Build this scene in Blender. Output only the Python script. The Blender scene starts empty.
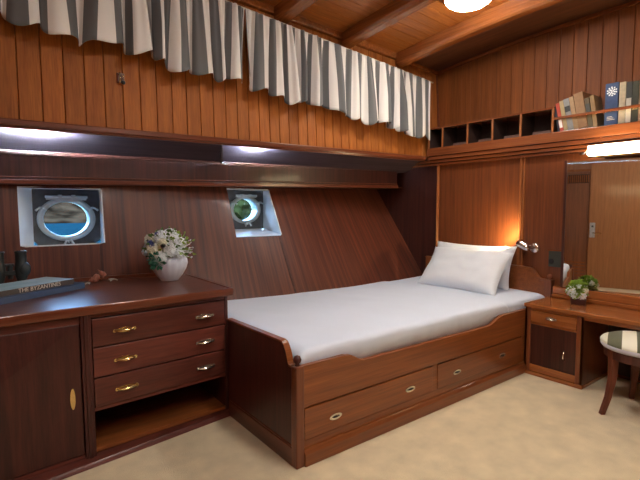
import bpy, bmesh, math, random
from mathutils import Vector, Matrix, noise
random.seed(7)
C = bpy.context.scene.collection
PI = math.pi

# ------------------------------------------------------------------ camera
CAM_H = 1.2
FPX = 448.14
PITCH = math.radians(4.02)
AZ = math.radians(52.4776)
cam_data = bpy.data.cameras.new('camera')
cam_data.sensor_fit = 'HORIZONTAL'
cam_data.sensor_width = 36.0
cam_data.lens = FPX / 640 * 36.0
cam_data.clip_start = 0.02
cam = bpy.data.objects.new('camera', cam_data)
C.objects.link(cam)
cam.location = (0, 0, CAM_H)
fw = Vector((math.cos(AZ) * math.cos(PITCH), math.sin(AZ) * math.cos(PITCH), -math.sin(PITCH)))
cam.rotation_euler = fw.to_track_quat('-Z', 'Y').to_euler()
bpy.context.scene.camera = cam

# ------------------------------------------------------------------ view, world, sun
sc = bpy.context.scene
sc.view_settings.view_transform = 'Standard'
sc.view_settings.look = 'None'
sc.view_settings.gamma = 1
sc.view_settings.use_curve_mapping = False
sc.view_settings.exposure = 0.16
world = bpy.data.worlds.new('sky')
sc.world = world
world.use_nodes = True
wn = world.node_tree.nodes
bgn = wn['Background']
sky = wn.new('ShaderNodeTexSky')
sky.sky_type = 'HOSEK_WILKIE'
sky.sun_direction = (-0.3, -0.5, 0.8)
sky.turbidity = 3.0
world.node_tree.links.new(sky.outputs[0], bgn.inputs[0])
bgn.inputs[1].default_value = 110.0
sd = bpy.data.lights.new('sun', 'SUN')
sd.energy = 3.0
sd.angle = 0.01
sd.color = (1.0, 0.95, 0.88)
sun = bpy.data.objects.new('sun', sd)
C.objects.link(sun)
sun.rotation_euler = (math.radians(35), math.radians(-15), 0)

DOME_POWER = 66.0      # emission strength of the ceiling domes
TUBE_POWER = 40.0
READ_POWER = 18.0
SOFFIT_GLOW_POWER = 45000.0

# ------------------------------------------------------------------ materials
MATS = {}


def new_mat(name):
    m = bpy.data.materials.new(name)
    m.use_nodes = True
    return m, m.node_tree.nodes, m.node_tree.links, m.node_tree.nodes['Principled BSDF']


def plain(name, col, rough=0.5, metal=0.0, bump=0.0, bscale=60, var=0.0, vscale=20, coat=0.0, trans=0.0, sheen=0.0, spec=.5):
    m, n, l, b = new_mat(name)
    b.inputs['Base Color'].default_value = (*col, 1)
    b.inputs['Roughness'].default_value = rough
    b.inputs['Metallic'].default_value = metal
    b.inputs['Coat Weight'].default_value = coat
    b.inputs['Transmission Weight'].default_value = trans
    b.inputs['Sheen Weight'].default_value = sheen
    b.inputs['Specular IOR Level'].default_value = spec
    tc = n.new('ShaderNodeTexCoord')
    if var:
        t = n.new('ShaderNodeTexNoise')
        t.inputs['Scale'].default_value = vscale
        t.inputs['Detail'].default_value = 5
        l.new(tc.outputs['Object'], t.inputs['Vector'])
        r = n.new('ShaderNodeValToRGB')
        r.color_ramp.elements[0].position = 0.3
        r.color_ramp.elements[1].position = 0.7
        r.color_ramp.elements[0].color = (*[c * (1 - var) for c in col], 1)
        r.color_ramp.elements[1].color = (*[min(1, c * (1 + var)) for c in col], 1)
        l.new(t.outputs['Fac'], r.inputs[0])
        l.new(r.outputs[0], b.inputs['Base Color'])
    if bump:
        t2 = n.new('ShaderNodeTexNoise')
        t2.inputs['Scale'].default_value = bscale
        t2.inputs['Detail'].default_value = 4
        l.new(tc.outputs['Object'], t2.inputs['Vector'])
        bp = n.new('ShaderNodeBump')
        bp.inputs['Strength'].default_value = bump
        bp.inputs['Distance'].default_value = 0.01
        l.new(t2.outputs['Fac'], bp.inputs['Height'])
        l.new(bp.outputs[0], b.inputs['Normal'])
    MATS[name] = m
    return m


def wood(name, light, dark, axis='Z', rough=0.3, coat=0.3, plankvar=0.0, across=34.0, along=0.9, spec=.4):
    """Varnished timber: streaky noise stretched along the grain axis, each plank its own tone."""
    m, n, l, b = new_mat(name)
    tc = n.new('ShaderNodeTexCoord')
    at = n.new('ShaderNodeAttribute')
    at.attribute_name = 'tone'
    mp = n.new('ShaderNodeMapping')
    s = [across] * 3
    for ax_ in axis: s['XYZ'.index(ax_)] = along
    mp.inputs['Scale'].default_value = s
    l.new(tc.outputs['Object'], mp.inputs['Vector'])
    ad = n.new('ShaderNodeVectorMath')
    ad.operation = 'ADD'
    sc_ = n.new('ShaderNodeVectorMath')
    sc_.operation = 'SCALE'
    cb = n.new('ShaderNodeCombineXYZ')
    for i in range(3):
        l.new(at.outputs['Fac'], cb.inputs[i])
    l.new(cb.outputs[0], sc_.inputs[0])
    sc_.inputs['Scale'].default_value = 37.0
    l.new(mp.outputs[0], ad.inputs[0])
    l.new(sc_.outputs[0], ad.inputs[1])
    t = n.new('ShaderNodeTexNoise')
    t.inputs['Scale'].default_value = 1.0
    t.inputs['Detail'].default_value = 6
    t.inputs['Roughness'].default_value = 0.6
    t.inputs['Distortion'].default_value = 0.25
    l.new(ad.outputs[0], t.inputs['Vector'])
    r = n.new('ShaderNodeValToRGB')
    r.color_ramp.elements[0].position = 0.32
    r.color_ramp.elements[1].position = 0.68
    r.color_ramp.elements[0].color = (*dark, 1)
    r.color_ramp.elements[1].color = (*light, 1)
    l.new(t.outputs['Fac'], r.inputs[0])
    # fine pores
    t3 = n.new('ShaderNodeTexNoise')
    t3.inputs['Scale'].default_value = 5.0
    t3.inputs['Detail'].default_value = 3
    l.new(ad.outputs[0], t3.inputs['Vector'])
    r3 = n.new('ShaderNodeMapRange')
    r3.inputs['From Min'].default_value = 0.3
    r3.inputs['From Max'].default_value = 0.6
    r3.inputs['To Min'].default_value = 0.78
    r3.inputs['To Max'].default_value = 1.05
    l.new(t3.outputs['Fac'], r3.inputs['Value'])
    mr = n.new('ShaderNodeMapRange')
    mr.inputs['To Min'].default_value = 1 - plankvar
    mr.inputs['To Max'].default_value = 1 + plankvar
    l.new(at.outputs['Fac'], mr.inputs['Value'])
    mu = n.new('ShaderNodeMath')
    mu.operation = 'MULTIPLY'
    l.new(r3.outputs[0], mu.inputs[0])
    l.new(mr.outputs[0], mu.inputs[1])
    vm = n.new('ShaderNodeVectorMath')
    vm.operation = 'SCALE'
    l.new(r.outputs[0], vm.inputs[0])
    l.new(mu.outputs[0], vm.inputs['Scale'])
    l.new(vm.outputs[0], b.inputs['Base Color'])
    b.inputs['Roughness'].default_value = rough
    b.inputs['Coat Weight'].default_value = coat
    b.inputs['Coat Roughness'].default_value = 0.12
    b.inputs['Specular IOR Level'].default_value = spec
    bp = n.new('ShaderNodeBump')
    bp.inputs['Strength'].default_value = 0.06
    bp.inputs['Distance'].default_value = 0.004
    l.new(t.outputs['Fac'], bp.inputs['Height'])
    l.new(bp.outputs[0], b.inputs['Normal'])
    MATS[name] = m
    return m


def emit(name, col, strength):
    m, n, l, b = new_mat(name)
    b.inputs['Base Color'].default_value = (0.9, 0.9, 0.88, 1)
    b.inputs['Emission Color'].default_value = (*col, 1)
    b.inputs['Emission Strength'].default_value = strength
    MATS[name] = m
    return m


TEAK_L, TEAK_D = (0.44, 0.145, 0.028), (0.30, 0.090, 0.018)
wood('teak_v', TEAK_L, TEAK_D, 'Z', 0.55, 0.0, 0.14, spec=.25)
wood('teak_h', TEAK_L, TEAK_D, 'X', 0.35, 0.2, 0.12)
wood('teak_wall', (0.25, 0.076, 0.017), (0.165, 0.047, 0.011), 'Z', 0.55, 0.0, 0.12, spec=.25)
MAH_L, MAH_D = (0.17, 0.05, 0.024), (0.085, 0.022, 0.012)
wood('mahogany_z', (0.19, 0.052, 0.024), (0.085, 0.022, 0.012), 'Z', 0.4, 0.08, 0.08)
wood('hull_wood', (0.165, 0.044, 0.021), (0.055, 0.015, 0.010), 'YZ', 0.42, 0.06, 0.0, across=30.0, along=.8)
wood('mahogany_x', MAH_L, MAH_D, 'X', 0.3, 0.3, 0.08)
wood('mahogany_y', MAH_L, MAH_D, 'Y', 0.3, 0.3, 0.08)
wood('headwall', (0.19, 0.054, 0.015), (0.125, 0.032, 0.009), 'Z', 0.38, 0.1, 0.05)
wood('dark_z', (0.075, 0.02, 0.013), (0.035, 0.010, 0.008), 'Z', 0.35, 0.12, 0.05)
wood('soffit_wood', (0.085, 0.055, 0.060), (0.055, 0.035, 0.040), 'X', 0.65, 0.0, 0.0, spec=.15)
wood('ceiling_shade', (0.115, 0.040, 0.018), (0.08, 0.027, 0.012), 'Y', 0.5, 0.0, 0.0, spec=.2)  # ceiling wood darkened to hold the shade beyond the last beam
wood('cab_z', (0.085, 0.021, 0.016), (0.045, 0.011, 0.009), 'Z', 0.4, 0.12, 0.08)
wood('cab_x', (0.15, 0.037, 0.024), (0.085, 0.020, 0.014), 'X', 0.4, 0.12, 0.25)
wood('cabtop_x', (0.15, 0.042, 0.024), (0.09, 0.022, 0.014), 'X', 0.30, 0.3, 0.05)
wood('bed_x', (0.28, 0.086, 0.023), (0.18, 0.050, 0.015), 'X', 0.3, 0.3, 0.08)
wood('bed_z', (0.22, 0.066, 0.026), (0.14, 0.038, 0.016), 'Z', 0.3, 0.3, 0.08)
wood('desk_y', (0.40, 0.135, 0.036), (0.27, 0.08, 0.022), 'Y', 0.18, 0.5, 0.05)
wood('desk_z', (0.25, 0.075, 0.025), (0.16, 0.044, 0.016), 'Z', 0.3, 0.3, 0.05)
wood('beam_y', (0.36, 0.12, 0.033), (0.22, 0.065, 0.018), 'Y', 0.25, 0.5, 0.05)
wood('trim_wood_x', (0.19, 0.05, 0.02), (0.12, 0.03, 0.013), 'X', 0.28, 0.4, 0.0)
wood('trim_wood_y', (0.26, 0.08, 0.026), (0.17, 0.046, 0.016), 'Y', 0.25, 0.4, 0.0)
wood('trim_wood_z', (0.36, 0.13, 0.045), (0.25, 0.08, 0.027), 'Z', 0.25, 0.4, 0.0)
wood('door_light', (0.40, 0.17, 0.065), (0.35, 0.14, 0.052), 'Z', 0.35, 0.2, 0.0)
wood('door_dark', (0.24, 0.09, 0.04), (0.16, 0.055, 0.025), 'Z', 0.35, 0.2, 0.0)
wood('aft_wood', (0.36, 0.16, 0.065), (0.27, 0.11, 0.045), 'Z', 0.35, 0.2, 0.0)
plain('groove', (0.02, 0.007, 0.004), 0.8)
plain('carpet', (0.70, 0.58, 0.38), 0.95, bump=0.5, bscale=260, var=0.11, vscale=8, sheen=0.2)
plain('sheet', (0.70, 0.78, 0.92), 0.85, bump=0.15, bscale=7, var=0.015, vscale=4)
plain('pillow_cloth', (0.82, 0.87, 0.93), 0.85, bump=0.35, bscale=14)
plain('brass', (0.75, 0.55, 0.25), 0.25, 1.0, var=0.1, vscale=50)
plain('old_silver', (0.72, 0.68, 0.6), 0.25, 1.0, var=0.1, vscale=50)
plain('chrome', (0.8, 0.8, 0.8), 0.12, 1.0)
plain('white_paint', (0.80, 0.86, 0.90), 0.35, bump=0.05, bscale=20)
plain('niche_back', (0.10, 0.11, 0.12), 0.6, var=0.2)
plain('port_alloy', (0.55, 0.66, 0.68), 0.3, 0.35, var=0.06, vscale=30)
plain('black_rubber', (0.018, 0.024, 0.026), 0.45, bump=0.1, bscale=150)
plain('bino_glass', (0.05, 0.06, 0.10), 0.1, coat=1.0)
plain('ceramic', (0.70, 0.75, 0.86), 0.35, bump=0.15, bscale=30, var=0.04)
plain('petal_white', (0.86, 0.93, 0.98), 0.7, var=0.05)
plain('petal_cream', (0.80, 0.78, 0.62), 0.7, var=0.08)
plain('petal_blue', (0.05, 0.08, 0.35), 0.7, var=0.2)
plain('petal_dark', (0.04, 0.05, 0.06), 0.7, var=0.2)
plain('leaf_green', (0.10, 0.20, 0.04), 0.6, var=0.3)
plain('leaf_bright', (0.28, 0.45, 0.06), 0.6, var=0.25)
plain('leaf_teal', (0.04, 0.24, 0.16), 0.6, var=0.3)
plain('socket_green', (0.035, 0.04, 0.03), 0.4, var=0.1)
plain('socket_hole', (0.01, 0.01, 0.01), 0.6)
plain('lock_plate', (0.45, 0.48, 0.55), 0.3, 0.5, var=0.15, vscale=60)
plain('shell_brown', (0.40, 0.15, 0.10), 0.45, var=0.4, vscale=60, bump=0.2)
plain('shell_white', (0.72, 0.70, 0.66), 0.45, var=0.15, vscale=60)
plain('paper', (0.70, 0.64, 0.50), 0.9, var=0.08, vscale=200)
plain('box_interior', (0.03, 0.012, 0.008), 0.7)  # near-black wood; also carries painted shade in pigeonholes and kneehole
plain('backing', (0.5, 0.4, 0.3), 0.9)
plain('tree_bark', (0.12, 0.08, 0.05), 0.9)
emit('dome_glass', (1.0, 0.94, 0.86), DOME_POWER)
emit('tube_glass', (1.0, 0.80, 0.46), TUBE_POWER)
emit('read_bulb', (1.0, 0.72, 0.35), 12.0)
emit('soffit_glow_lens', (0.55, 0.78, 1.0), SOFFIT_GLOW_POWER)

# mirror
m, n, l, b = new_mat('mirror')
b.inputs['Base Color'].default_value = (0.80, 0.79, 0.76, 1)
b.inputs['Metallic'].default_value = 1
b.inputs['Roughness'].default_value = 0.015
MATS['mirror'] = m
# window glass
m, n, l, b = new_mat('window_glass')
tr = n.new('ShaderNodeBsdfTransparent')
tr.inputs[0].default_value = (0.93, 0.97, 0.98, 1)
gl = n.new('ShaderNodeBsdfGlossy')
gl.inputs['Roughness'].default_value = 0.03
fr = n.new('ShaderNodeFresnel')
mx = n.new('ShaderNodeMixShader')
l.new(fr.outputs[0], mx.inputs[0])
l.new(tr.outputs[0], mx.inputs[1])
l.new(gl.outputs[0], mx.inputs[2])
l.new(mx.outputs[0], n['Material Output'].inputs[0])
MATS['window_glass'] = m


def striped(name, colA, colB, period, coord='UV'):
    m, n, l, b = new_mat(name)
    tc = n.new('ShaderNodeTexCoord')
    sp = n.new('ShaderNodeSeparateXYZ')
    l.new(tc.outputs[coord], sp.inputs[0])
    d = n.new('ShaderNodeMath'); d.operation = 'DIVIDE'; d.inputs[1].default_value = period
    l.new(sp.outputs[0], d.inputs[0])
    f = n.new('ShaderNodeMath'); f.operation = 'FRACT'
    l.new(d.outputs[0], f.inputs[0])
    g = n.new('ShaderNodeMath'); g.operation = 'GREATER_THAN'; g.inputs[1].default_value = 0.5
    l.new(f.outputs[0], g.inputs[0])
    mixn = n.new('ShaderNodeMix'); mixn.data_type = 'RGBA'
    mixn.inputs[6].default_value = (*colA, 1)
    mixn.inputs[7].default_value = (*colB, 1)
    l.new(g.outputs[0], mixn.inputs[0])
    l.new(mixn.outputs[2], b.inputs['Base Color'])
    b.inputs['Roughness'].default_value = 0.9
    b.inputs['Sheen Weight'].default_value = 0.2
    t2 = n.new('ShaderNodeTexNoise'); t2.inputs['Scale'].default_value = 300
    l.new(tc.outputs['Object'], t2.inputs['Vector'])
    bp = n.new('ShaderNodeBump'); bp.inputs['Strength'].default_value = 0.15; bp.inputs['Distance'].default_value = 0.002
    l.new(t2.outputs['Fac'], bp.inputs['Height']); l.new(bp.outputs[0], b.inputs['Normal'])
    MATS[name] = m


striped('curtain_stripe', (0.13, 0.135, 0.142), (0.76, 0.74, 0.72), 0.135)
striped('seat_stripe', (0.12, 0.125, 0.07), (0.85, 0.84, 0.70), 0.14)
plain('seat_band', (0.62, 0.62, 0.72), 0.8, bump=0.1, bscale=200)


# ------------------------------------------------------------------ mesh helpers
class MB:
    """collects shapes into one mesh (world coordinates); tone = per-board random value"""
    def __init__(self):
        self.v = []; self.f = []; self.t = []; self.uv = {}

    def poly(self, verts, faces, tone=None):
        o = len(self.v)
        tn = random.random() if tone is None else tone
        self.v += [tuple(p) for p in verts]
        for f in faces:
            self.f.append(tuple(o + i for i in f)); self.t.append(tn)
        return self

    def box(self, x0, x1, y0, y1, z0, z1, tone=None):
        x0, x1 = min(x0, x1), max(x0, x1); y0, y1 = min(y0, y1), max(y0, y1); z0, z1 = min(z0, z1), max(z0, z1)
        vs = [(x, y, z) for x in (x0, x1) for y in (y0, y1) for z in (z0, z1)]
        fs = [(0, 1, 3, 2), (4, 6, 7, 5), (0, 4, 5, 1), (2, 3, 7, 6), (0, 2, 6, 4), (1, 5, 7, 3)]
        return self.poly(vs, fs, tone)

    def hexa(self, a, b_, tone=None):
        """a, b_: two quads (4 pts each) joined"""
        return self.poly(list(a) + list(b_), [(3, 2, 1, 0), (4, 5, 6, 7), (0, 1, 5, 4), (1, 2, 6, 5), (2, 3, 7, 6), (3, 0, 4, 7)], tone)

    def prism(self, pts, d, tone=None):
        """pts: closed outline (3D), extruded by vector d"""
        k = len(pts); d = Vector(d)
        vs = [Vector(p) for p in pts] + [Vector(p) + d for p in pts]
        fs = [tuple(range(k))[::-1], tuple(range(k, 2 * k))] + [(i, (i + 1) % k, k + (i + 1) % k, k + i) for i in range(k)]
        return self.poly(vs, fs, tone)

    def lathe(self, c, prof, seg=24, axis=(0, 0, 1), tone=None, close=True, sx=1, sy=1):
        """prof: list of (r, h) from c along axis"""
        c = Vector(c); q = Vector(axis).to_track_quat('Z', 'Y')
        vs = []
        for r, h in prof:
            for i in range(seg):
                a = 2 * PI * i / seg
                vs.append(c + q @ Vector((r * sx * math.cos(a), r * sy * math.sin(a), h)))
        fs = []
        for j in range(len(prof) - 1):
            for i in range(seg):
                k = (i + 1) % seg
                fs.append((j * seg + i, j * seg + k, (j + 1) * seg + k, (j + 1) * seg + i))
        if close:
            if prof[0][0] > 1e-6: fs.append(tuple(range(seg))[::-1])
            if prof[-1][0] > 1e-6: fs.append(tuple((len(prof) - 1) * seg + i for i in range(seg)))
        return self.poly(vs, fs, tone)

    def tube(self, pts, rads, seg=10, tone=None):
        pts = [Vector(p) for p in pts]
        if not isinstance(rads, (list, tuple)): rads = [rads] * len(pts)
        vs = []
        up = Vector((0.13, 0.31, 0.94))
        for i, p in enumerate(pts):
            d = (pts[min(i + 1, len(pts) - 1)] - pts[max(i - 1, 0)]).normalized()
            a = d.cross(up).normalized(); b_ = d.cross(a)
            for k in range(seg):
                t = 2 * PI * k / seg
                vs.append(p + (a * math.cos(t) + b_ * math.sin(t)) * rads[i])
        fs = [tuple(range(seg))]
        for j in range(len(pts) - 1):
            for i in range(seg):
                k = (i + 1) % seg
                fs.append((j * seg + i, (j + 1) * seg + i, (j + 1) * seg + k, j * seg + k))
        fs.append(tuple((len(pts) - 1) * seg + i for i in range(seg))[::-1])
        return self.poly(vs, fs, tone)

    def ball(self, c, r, sub=2, sc3=(1, 1, 1), jit=0.0, tone=None):
        bm = bmesh.new(); bmesh.ops.create_icosphere(bm, subdivisions=sub, radius=1)
        c = Vector(c); vs = []
        for v in bm.verts:
            k = 1 + jit * noise.noise(v.co * 2.3 + c * 7)
            vs.append((c.x + v.co.x * r * sc3[0] * k, c.y + v.co.y * r * sc3[1] * k, c.z + v.co.z * r * sc3[2] * k))
        fs = [tuple(v.index for v in f.verts) for f in bm.faces]
        bm.free()
        return self.poly(vs, fs, tone)

    def build(self, name, mat, parent=None, bevel=0.0, smooth=False, seg=2, origin=None):
        me = bpy.data.meshes.new(name)
        o0 = Vector((0, 0, 0))
        if parent is not None:
            o0 = parent['_o'] if '_o' in parent else (0, 0, 0)
            o0 = Vector(ORI.get(parent.name, (0, 0, 0)))
        elif origin is not None:
            o0 = Vector(origin)
        me.from_pydata([tuple(Vector(p) - o0) for p in self.v], [], self.f)
        at = me.attributes.new('tone', 'FLOAT', 'FACE')
        at.data.foreach_set('value', self.t)
        if self.uv:
            ul = me.uv_layers.new(name='UVMap')
            for p in me.polygons:
                for li in p.loop_indices:
                    ul.data[li].uv = self.uv.get(me.loops[li].vertex_index, (0, 0))
        bm = bmesh.new(); bm.from_mesh(me)
        bmesh.ops.recalc_face_normals(bm, faces=bm.faces)
        bm.to_mesh(me); bm.free()
        mats = mat if isinstance(mat, (list, tuple)) else [mat]
        for mm in mats: me.materials.append(MATS[mm])
        if smooth:
            for p in me.polygons: p.use_smooth = True
        o = bpy.data.objects.new(name, me); C.objects.link(o)
        if parent is not None:
            o.parent = parent
            ORI[o.name] = tuple(o0)
        else:
            o.location = o0
            ORI[o.name] = tuple(o0)
        if bevel:
            bv = o.modifiers.new('bevel', 'BEVEL'); bv.width = bevel; bv.segments = seg
            bv.limit_method = 'ANGLE'; bv.angle_limit = math.radians(35)
            bv.harden_normals = False
        return o


ORI = {}


def tag(o, label, cat, group=None, kind=None):
    if label: o['label'] = label
    if cat: o['category'] = cat
    if group: o['group'] = group
    if kind: o['kind'] = kind
    return o


def thing(name, label, cat, loc=(0, 0, 0), group=None):
    o = bpy.data.objects.new(name, None); C.objects.link(o)
    o.location = loc; o.empty_display_size = 0.05
    ORI[o.name] = tuple(loc)
    return tag(o, label, cat, group)


def struct(mb, name, mat, bevel=0.0, label=None, cat=None, smooth=False):
    o = mb.build(name, mat, None, bevel, smooth)
    o['kind'] = 'structure'
    if label: o['label'] = label
    if cat: o['category'] = cat
    return o


def dup_tree(root, loc=None, label=None):
    r = root.copy(); C.objects.link(r)
    if loc is not None: r.location = loc
    if label: r['label'] = label
    for ch in list(root.children):
        c = ch.copy(); C.objects.link(c); c.parent = r
        for g in list(ch.children):
            d = g.copy(); C.objects.link(d); d.parent = c
    return r


# ------------------------------------------------------------------ room shell
XW = 3.60          # lower head wall
XU = 3.72          # upper head wall (behind the book shelf)
XA = -0.70         # aft wall (seen in the mirror)
YN = -1.1          # wall behind the camera
YF = 2.88          # upper hull-side planking

struct(MB().box(XA - .1, XU + .1, YN - .1, 3.6, -0.08, 0.0), 'floor', 'carpet', label='beige carpet covering the cabin floor', cat='floor')


def lerp_tab(tab, x):
    if x <= tab[0][0]: return tab[0][1]
    for (a, va), (b_, vb) in zip(tab, tab[1:]):
        if x <= b_:
            t = (x - a) / (b_ - a); t = t * t * (3 - 2 * t) if False else t
            return va + (vb - va) * t
    return tab[-1][1]


HB = [(-.7, 3.17), (.6, 3.16), (1.2, 3.06), (1.9, 2.90), (2.6, 2.90), (3.6, 2.985)]
HT = [(-.7, 3.26), (.6, 3.26), (1.2, 3.29), (2.0, 3.36), (2.8, 3.48), (3.6, 3.64)]


def hull_y(x, z):
    offs = (-.24, -.12, 0, .12, .24)
    b_ = sum(lerp_tab(HB, x + d_) for d_ in offs) / 5; t = sum(lerp_tab(HT, x + d_) for d_ in offs) / 5
    return b_ + (t - b_) * (z - 0.55) / 0.85


N1 = (.205, .665, .975, 1.325)
N2 = (1.60, 2.005, .985, 1.355)
def fill(pts, step):
    out = []
    for a, b_ in zip(pts, pts[1:]):
        k_ = max(1, round((b_ - a) / step))
        out += [a + (b_ - a) * i / k_ for i in range(k_)]
    return out + [pts[-1]]


xs = fill([-.8, N1[0], N1[1], N2[0], N2[1], 3.62], .06)
zs = fill([0, N1[2], N1[3], N2[3], 1.72], .10)
hb = MB()
idx = {}
vs = []; fs = []
for i, x in enumerate(xs):
    for j, z in enumerate(zs):
        idx[i, j] = len(vs); vs.append((x, hull_y(x, z), z))
for i in range(len(xs) - 1):
    for j in range(len(zs) - 1):
        cx = (xs[i] + xs[i + 1]) / 2; cz = (zs[j] + zs[j + 1]) / 2
        if any(a < cx < b_ and c < cz < d for a, b_, c, d in (N1, N2)): continue
        fs.append((idx[i, j], idx[i + 1, j], idx[i + 1, j + 1], idx[i, j + 1]))
hb.poly(vs, fs, 0.5)
hull = struct(hb, 'wall_hull', 'hull_wood', label='sloping mahogany hull-side wall with two portholes', cat='wall', smooth=True)

# seam battens on the hull lining
for k, sx_ in enumerate((0.645, 1.985, -0.25)):
    mb = MB()
    zt = 0.965 if k < 2 else 1.5
    a = [(sx_ - .008, hull_y(sx_, .40) - .003, .40), (sx_ + .008, hull_y(sx_, .40) - .003, .40)]
    b_ = [(sx_ - .008, hull_y(sx_, zt) - .003, zt), (sx_ + .008, hull_y(sx_, zt) - .003, zt)]
    mb.prism([a[0], a[1], b_[1], b_[0]], (0, .01, 0), .2)
    struct(mb, 'trim_%d' % (k + 1), 'dark_z', label='dark seam strip on the hull wall lining', cat='trim')


# portholes: white lined niche, back plate, hinged round frame with glass and wing nuts
def porthole(num, N, back, cx, cz, r, depth_y, label, kx):
    x0, x1, z0, z1 = N
    bx0, bx1, bz0, bz1 = back
    P = [(x0, hull_y(x0, z0), z0), (x1, hull_y(x1, z0), z0), (x1, hull_y(x1, z1), z1), (x0, hull_y(x0, z1), z1)]
    B = [(bx0, depth_y, bz0), (bx1, depth_y, bz0), (bx1, depth_y, bz1), (bx0, depth_y, bz1)]
    root = thing('window_%d' % num, label, 'porthole', (cx, depth_y, cz))
    root['kind'] = 'structure'
    liner = MB()
    for i in range(4):
        k = (i + 1) % 4
        # thin boards with real thickness
        pa, pb, pc, pd = Vector(P[i]), Vector(P[k]), Vector(B[k]), Vector(B[i])
        nrm = (pb - pa).cross(pd - pa).normalized() * 0.008
        mid = (Vector(P[0]) + Vector(P[2])) / 2
        if (pa - mid).dot(nrm) < 0: nrm = -nrm
        liner.hexa([pa, pb, pc, pd], [pa + nrm, pb + nrm, pc + nrm, pd + nrm])
    liner.build('niche_lining', 'white_paint', root)
    # back plate with round hole
    seg = 40
    bp = MB(); vs = []; fs = []
    outer = []
    for i in range(seg):
        a = 2 * PI * i / seg
        dx, dz = math.cos(a), math.sin(a)
        tx = ((bx1 - cx) / dx) if dx > 1e-6 else ((bx0 - cx) / dx if dx < -1e-6 else 1e9)
        tz = ((bz1 - cz) / dz) if dz > 1e-6 else ((bz0 - cz) / dz if dz < -1e-6 else 1e9)
        t = min(tx, tz)
        outer.append((cx + dx * t, depth_y, cz + dz * t))
    inner = [(cx + kx * r * .84 * math.cos(2 * PI * i / seg), depth_y, cz + r * .84 * math.sin(2 * PI * i / seg)) for i in range(seg)]
    for layer in (0, .02):
        vs += [(p[0], p[1] + layer, p[2]) for p in outer] + [(p[0], p[1] + layer, p[2]) for p in inner]
    for i in range(seg):
        k = (i + 1) % seg
        fs.append((i, k, seg + k, seg + i))
        fs.append((2 * seg + i, 2 * seg + k, 3 * seg + k, 3 * seg + i))
        fs.append((seg + i, seg + k, 3 * seg + k, 3 * seg + i))
    bp.poly(vs, fs)
    bp.build('back_plate', 'niche_back', root)
    # frame ring (lathe around Y axis)
    ring = MB()
    prof = [(r * .78, 0), (r * .80, .022), (r * .86, .028), (r * .93, .024), (r * 1.0, .016), (r * 1.0, 0)]
    ring.lathe((cx, depth_y, cz), prof, 48, (0, -1, 0), close=False); ring.v = [(cx + (v[0] - cx) * kx, v[1], v[2]) for v in ring.v]
    fr_ = ring.build('window_frame', 'port_alloy', root, smooth=True)
    rim2 = MB(); rim2.lathe((cx, depth_y + .045, cz), [(r * .80, -.05), (r * .80, .05)], 40, (0, -1, 0), close=False); rim2.v = [(cx + (v[0] - cx) * kx, v[1], v[2]) for v in rim2.v]
    rim2.build('tube_sleeve', 'port_alloy', root, smooth=True)
    g = MB(); g.lathe((cx, depth_y - .006, cz), [(r * .80, 0), (r * .80, .004)], 40, (0, -1, 0)); g.v = [(cx + (v[0] - cx) * kx, v[1], v[2]) for v in g.v]
    g.build('pane', 'window_glass', root)
    # upper hinge bar with rolled deadlight
    hg = MB()
    hg.tube([(cx - r * .85, depth_y - .03, cz + r * 1.0), (cx + r * .85, depth_y - .03, cz + r * 1.0)], .010, 10)
    hg.box(cx - r * .8, cx + r * .8, depth_y - .035, depth_y - .004, cz + r * .86, cz + r * .95)
    hg.box(cx - .05, cx - .03, depth_y - .05, depth_y - .004, cz + r * .88, cz + r * 1.1)
    hg.box(cx + .03, cx + .05, depth_y - .05, depth_y - .004, cz + r * .88, cz + r * 1.1)
    hg.build('hinge', 'port_alloy', root, .003)
    for ang in (30, 150, 270):
        a = math.radians(ang)
        ex, ez = cx + r * kx * 1.02 * math.cos(a), cz + r * 1.02 * math.sin(a)
        if not (bx0 + .01 < ex < bx1 - .005): ex = min(max(ex, bx0 + .02), bx1 - .02)
        wn_ = MB()
        wn_.tube([(ex, depth_y, ez), (ex, depth_y - .05, ez)], .008, 8)
        for s in (-1, 1):
            wn_.tube([(ex, depth_y - .045, ez), (ex + s * .014, depth_y - .052, ez - .010 * math.sin(a)), (ex + s * .028, depth_y - .062, ez - .018)], [.007, .006, .008], 8)
        wn_.build('wing_nut', 'port_alloy', root, smooth=True)
    return root


porthole(1, N1, (.30, .705, .955, 1.33), .497, 1.128, .150, 3.50, 'larger oval porthole in a white niche, left above the cabinet', 1.18)
porthole(2, N2, (1.62, 2.07, 1.02, 1.36), 1.885, 1.190, .122, 3.54, 'smaller oval porthole in a white niche, right of the vase', 1.22)

# upper hull side: vertical teak planks (leans outwards a little)
up = MB()
LEAN = 0.05
def upface(x, z): return YF + LEAN * (z - 1.69) / .9
x = -0.8
seam = []
w = .112
while x < XU - .02:
    x1 = min(x + w, XU)
    tn = random.random()
    ch = .0045
    for_z0, for_z1 = 1.662 + .0115 * max(x, -.2), 2.72
    def quad(z):
        y = upface(0, z)
        return [(x + .001, y + ch, z), (x + ch, y, z), (x1 - ch, y, z), (x1 - .001, y + ch, z), (x1 - .001, y + .025, z), (x + .001, y + .025, z)]
    q0, q1 = quad(for_z0), quad(for_z1)
    up.poly(q0 + q1, [(5, 4, 3, 2, 1, 0), (6, 7, 8, 9, 10, 11)] + [(i, (i + 1) % 6, 6 + (i + 1) % 6, 6 + i) for i in range(6)], tn)
    x = x1
    w = .112 - .026 * min(1, max(0, x) / 1.6)
struct(up, 'wall_hull_upper', 'teak_v', label='upper hull-side wall of vertical orange teak planks', cat='wall')
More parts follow.
